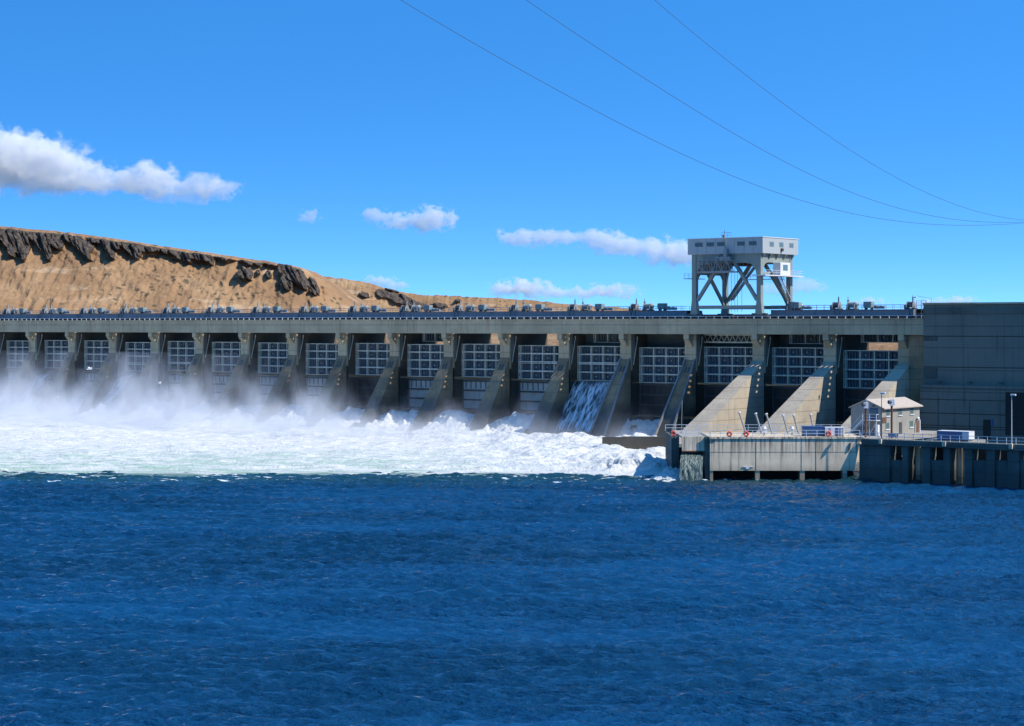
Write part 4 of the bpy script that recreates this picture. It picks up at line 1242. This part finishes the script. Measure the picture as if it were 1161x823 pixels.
for ci, pts in enumerate(cables):
    n = len(pts); arr = []
    xs = np.array([p[0] for p in pts], float); ysr = np.array([p[1] for p in pts], float)
    ts = np.linspace(xs[0], xs[-1], 60)
    # smooth curve through the survey points
    co = np.polyfit((xs-xs.mean())/300, ysr, 5)
    yv = np.polyval(co, (ts-xs.mean())/300)
    t0 = (ts-ts[0])/(ts[-1]-ts[0]); PP = []
    for x, y, t in zip(ts, yv, t0):
        PP.append(at(x, y, 1/((1-t)/190.0 + t/520.0)))
    m = MB()
    for p_ in PP:
        r_ = .034
        for q_ in range(5):
            A_ = q_*2*math.pi/5; c_ = p_ - PP[0]
            m.v.append((c_.x+.5*r_*math.cos(A_), c_.y+r_*math.cos(A_), c_.z+r_*math.sin(A_)))
    for i_ in range(len(PP)-1):
        for q_ in range(5): m.f.append((i_*5+q_, i_*5+(q_+1)%5, (i_+1)*5+(q_+1)%5, (i_+1)*5+q_))
    ob = m.build('power_line', M['cable'], loc=PP[0])
    tag(ob, lab[ci], 'power line', 'power lines over the river')

# gulls
gl = [(102,418,430,.6,'white gull gliding before the gate above the mist, higher and largest'),(181,434,440,-.4,'small gull flying low over the spray between two piers'),(65,451,440,.2,'small pale gull flying low in the spray at far left')]
for px, py, Y0, rz, l in gl:
    e = empty('gull', at(px, py, Y0), rz, l, 'bird', 'gulls over the spray')
    m = MB(); m.tube((-.28,0,0),(.1,0,.02),.05,8,.1); m.tube((.1,0,.02),(.34,0,.05),.1,8,.03); m.tube((-.28,0,0),(-.5,0,0),.05,6,.09)
    m.build('body', M['bird'], e, smooth=True)
    for s in (-1, 1):
        w = MB(); P0 = [(.12,0,.04),(-.12,0,.04),(-.1,s*.4,.26),(.16,s*.4,.26)]
        w.v = [(x,y,z) for x,y,z in P0]+[(x,y,z+.02) for x,y,z in P0]; w.f = [(0,1,2,3),(7,6,5,4),(0,3,7,4),(1,5,6,2),(0,4,5,1),(2,6,7,3)]
        k = len(w.v); P1 = [(.16,s*.4,.26),(-.1,s*.4,.26),(-.12,s*.85,.34),(-.04,s*.9,.34)]
        w.v += P1+[(x,y,z+.015) for x,y,z in P1]; w.f += [(k+a,k+b,k+c,k+d) for a,b,c,d in ((0,1,2,3),(7,6,5,4),(0,3,7,4),(1,5,6,2),(0,4,5,1),(2,6,7,3))]
        w.build('wing', M['bird'], e)
    e.scale = (1.5,)*3 if py == 418 else (1,)*3

# ------------------------------------------------------------------ spray (real volume)
def mist_material():
    t = NT('spray_mist')
    tc = t.node('ShaderNodeTexCoord').outputs['Object']
    s = t.node('ShaderNodeSeparateXYZ'); t.link(tc, s.inputs[0])
    x, y, z = s.outputs
    warp = t.noise(t.mapping(tc, scale=(1,1,.55), rz=.3), .075, 5, .62, .8)
    fine = t.noise(t.mapping(tc, scale=(1,1,.6)), .35, 3, .6, .4)
    # height of the spray grows towards the left (negative x)
    hgt = t.mapr(x, -330, -60, 9.0, 3.0, False)
    hh = t.math('MULTIPLY', hgt, t.mapr(warp, .34, .68, .12, 2.3, False))
    zz = t.math('DIVIDE', z, hh)
    fall = t.math('POWER', 2.718, t.math('MULTIPLY', t.math('MULTIPLY', zz, zz), -1.0))
    wy = t.math('MULTIPLY', t.mapr(y, -56, -10), t.mapr(y, 0, 5, 1, 0))
    wx = t.math('MULTIPLY', t.mapr(x, -180, -60, 1, .3), t.mapr(x, -62, -52, 1, 0))
    body = t.math('MULTIPLY', t.mapr(fine, .3, .68, .12, 1.8, False), fall)
    den = t.math('MULTIPLY', t.math('MULTIPLY', body, wy), t.math('MULTIPLY', wx, .10))
    v = t.node('ShaderNodeVolumePrincipled')
    v.inputs['Color'].default_value = (.95,.97,1,1); v.inputs['Anisotropy'].default_value = .2
    t.link(den, v.inputs['Density']); t.link(v.outputs[0], t.out.inputs['Volume'])
    t.m.cycles.volume_step_rate = 1.0
    return t.m
mm = mist_material()
m = MB(); m.box(lx(A_END), -52, -62, 5, -.3, 20)
o = m.build('spray', mm, loc=ref, rz=-TH)
tag(o, 'pale mist of spray drifting up against the piers from the white water', 'spray', kind='stuff')

# ------------------------------------------------------------------ clouds (real volumes)
def cloud(blobs, Y0, label, dens=.036, depth=.7, amp=1.7, seed=0.0, thr=.40, nscale=.8):
    """blobs: (px, py, rx_px, ry_px)"""
    mper = Y0/F
    bx0 = min(b[0]-b[2]*1.5 for b in blobs); bx1 = max(b[0]+b[2]*1.5 for b in blobs)
    by0 = min(b[1]-b[3]*1.7 for b in blobs); by1 = max(b[1]+b[3]*1.7 for b in blobs)
    cpx, cpy = (bx0+bx1)/2, (by0+by1)/2
    c = at(cpx, cpy, Y0)
    hx = (bx1-bx0)/2*mper; hz = (by1-by0)/2*mper; hy = max(b[3] for b in blobs)*1.5*mper*depth
    t = NT('cloud_vapour')
    tc = t.node('ShaderNodeTexCoord').outputs['Object']
    r0 = np.mean([b[3] for b in blobs])*mper
    n = t.noise(t.mapping(tc, loc=(seed*900,seed*300,0), scale=(.8,1,1)), 1.0/(r0*.8)*nscale, 8, .62, .2)
    tot = None
    for (px, py, rx, ry) in blobs:
        cx = (px-cpx)*mper; cz = -(py-cpy)*mper
        mp = t.node('ShaderNodeMapping'); t.link(tc, mp.inputs[0])
        sx, sy, sz = 1/(rx*mper), 1/(ry*mper*depth), 1/(ry*mper)
        mp.inputs['Scale'].default_value = (sx, sy, sz); mp.inputs['Location'].default_value = (-cx*sx, 0, -cz*sz)
        l = t.vmath('DOT_PRODUCT', mp.outputs[0], mp.outputs[0])
        g = t.math('POWER', 2.718, t.math('MULTIPLY', l, -1.1))
        tot = g if tot is None else t.math('ADD', tot, g)
    f = t.math('ADD', t.math('MINIMUM', tot, 1.0), t.math('MULTIPLY', t.math('SUBTRACT', n, .5), amp*2))
    f = t.math('MULTIPLY', t.mapr(f, thr, thr+.2), t.mapr(tot, .1, .3))
    v = t.node('ShaderNodeVolumePrincipled'); v.inputs['Color'].default_value = (1,.995,.98,1); v.inputs['Anisotropy'].default_value = .1
    t.link(t.math('MULTIPLY', f, dens), v.inputs['Density']); t.link(v.outputs[0], t.out.inputs['Volume'])
    m = MB(); m.box(-hx,hx,-hy,hy,-hz,hz)
    o = m.build('cloud', t.m, loc=c)
    tag(o, label, 'cloud', 'clouds low over the hills')
YC = 6000
cloud([(-45,185,60,36),(20,172,34,24),(50,186,48,26),(95,198,40,16),(130,208,40,13),(172,198,22,17),(190,212,45,12),(240,214,32,14),(214,226,34,5),(20,202,60,14)], YC, 'large long white cloud at the upper left, above the brown hill', seed=1.3)
cloud([(351,245,13,8)], YC, 'tiny white cloud between the long left cloud and the next one', seed=2.2, dens=.025)
cloud([(428,243,20,7),(460,254,32,9),(492,247,24,14)], YC, 'small puffy white cloud right of the tiny one', seed=3.1)
cloud([(580,268,24,8),(612,271,30,10),(655,270,30,8),(690,275,26,13),(725,280,34,10),(760,286,34,15),(785,290,20,10)], YC, 'long flat white cloud ending behind the gantry crane', seed=4.4)
cloud([(570,328,22,8),(600,326,26,11),(640,333,34,6),(690,331,34,9)], 6500, 'low flat cloud just above the road left of the crane', seed=5.7, dens=.05)
cloud([(430,319,24,6),(448,325,16,5)], 6500, 'thin pale cloud peeking over the right shoulder of the hill', seed=6.2, dens=.045)
cloud([(880,328,30,8),(912,324,24,9)], 6500, 'pale cloud seen through and right of the crane legs', seed=7.5, dens=.02)
cloud([(1086,342,26,6),(1050,345,20,5),(985,342,22,5)], 6500, 'low cloud peeking over the powerhouse roof', seed=8.1, dens=.05)

# ------------------------------------------------------------------ light, sky, camera
sc = bpy.context.scene
up_, ups, sou = 1.0, .30, .92
sdir = Vector((ups*ST + sou*CT, ups*CT - sou*ST, up_)).normalized()
el = math.asin(sdir.z); az = math.atan2(sdir.x, sdir.y)
sun = bpy.data.lights.new('sun', 'SUN'); sun.energy = 4.3; sun.angle = R(.53); sun.color = (1, .95, .87)
so = bpy.data.objects.new('sun', sun); C.objects.link(so); so.rotation_euler = (-sdir).to_track_quat('-Z', 'Y').to_euler(); so.location = (100,-100,300)
w = bpy.data.worlds.new('World'); sc.world = w; w.use_nodes = True
nt = w.node_tree; nt.nodes.clear()
out = nt.nodes.new('ShaderNodeOutputWorld'); bg = nt.nodes.new('ShaderNodeBackground')
sky = nt.nodes.new('ShaderNodeTexSky'); sky.sky_type = 'NISHITA'; sky.sun_disc = False
sky.sun_elevation = el; sky.sun_rotation = az; sky.altitude = 100; sky.air_density = 1.0; sky.dust_density = 0.1; sky.ozone_density = 3.0
tc = nt.nodes.new('ShaderNodeTexCoord')
# deep clear air: look a little higher into the sky model near the horizon
vm = nt.nodes.new('ShaderNodeVectorMath'); vm.operation = 'MULTIPLY_ADD'
vm.inputs[1].default_value = (1, 1, 4.2); vm.inputs[2].default_value = (0, 0, .19)
nt.links.new(tc.outputs['Generated'], vm.inputs[0])
nm = nt.nodes.new('ShaderNodeVectorMath'); nm.operation = 'NORMALIZE'; nt.links.new(vm.outputs[0], nm.inputs[0]); nt.links.new(nm.outputs[0], sky.inputs['Vector'])
hsv = nt.nodes.new('ShaderNodeHueSaturation'); hsv.inputs['Hue'].default_value = .5005; hsv.inputs['Saturation'].default_value = 1.33; hsv.inputs['Value'].default_value = 1.56
nt.links.new(sky.outputs[0], hsv.inputs['Color']); nt.links.new(hsv.outputs[0], bg.inputs['Color'])
bg.inputs['Strength'].default_value = .15
nt.links.new(bg.outputs[0], out.inputs[0])

cam = bpy.data.cameras.new('camera'); co = bpy.data.objects.new('camera', cam); C.objects.link(co)
cam.sensor_width = 36; cam.lens = F/1161*36; cam.shift_y = -42/1161; cam.clip_end = 20000; cam.clip_start = 1
co.location = (0,0,CAMZ); co.rotation_euler = (R(90),0,0)
sc.camera = co
sc.view_settings.view_transform = 'Standard'; sc.view_settings.look = 'None'; sc.view_settings.exposure = 0.45; sc.view_settings.gamma = 1
sc.render.engine = 'CYCLES'
cy = sc.cycles
cy.use_denoising = True; cy.max_bounces = 8; cy.volume_bounces = 6; cy.diffuse_bounces = 3; cy.glossy_bounces = 3
cy.volume_max_steps = 256; cy.sample_clamp_indirect = 4; cy.sample_clamp_direct = 12
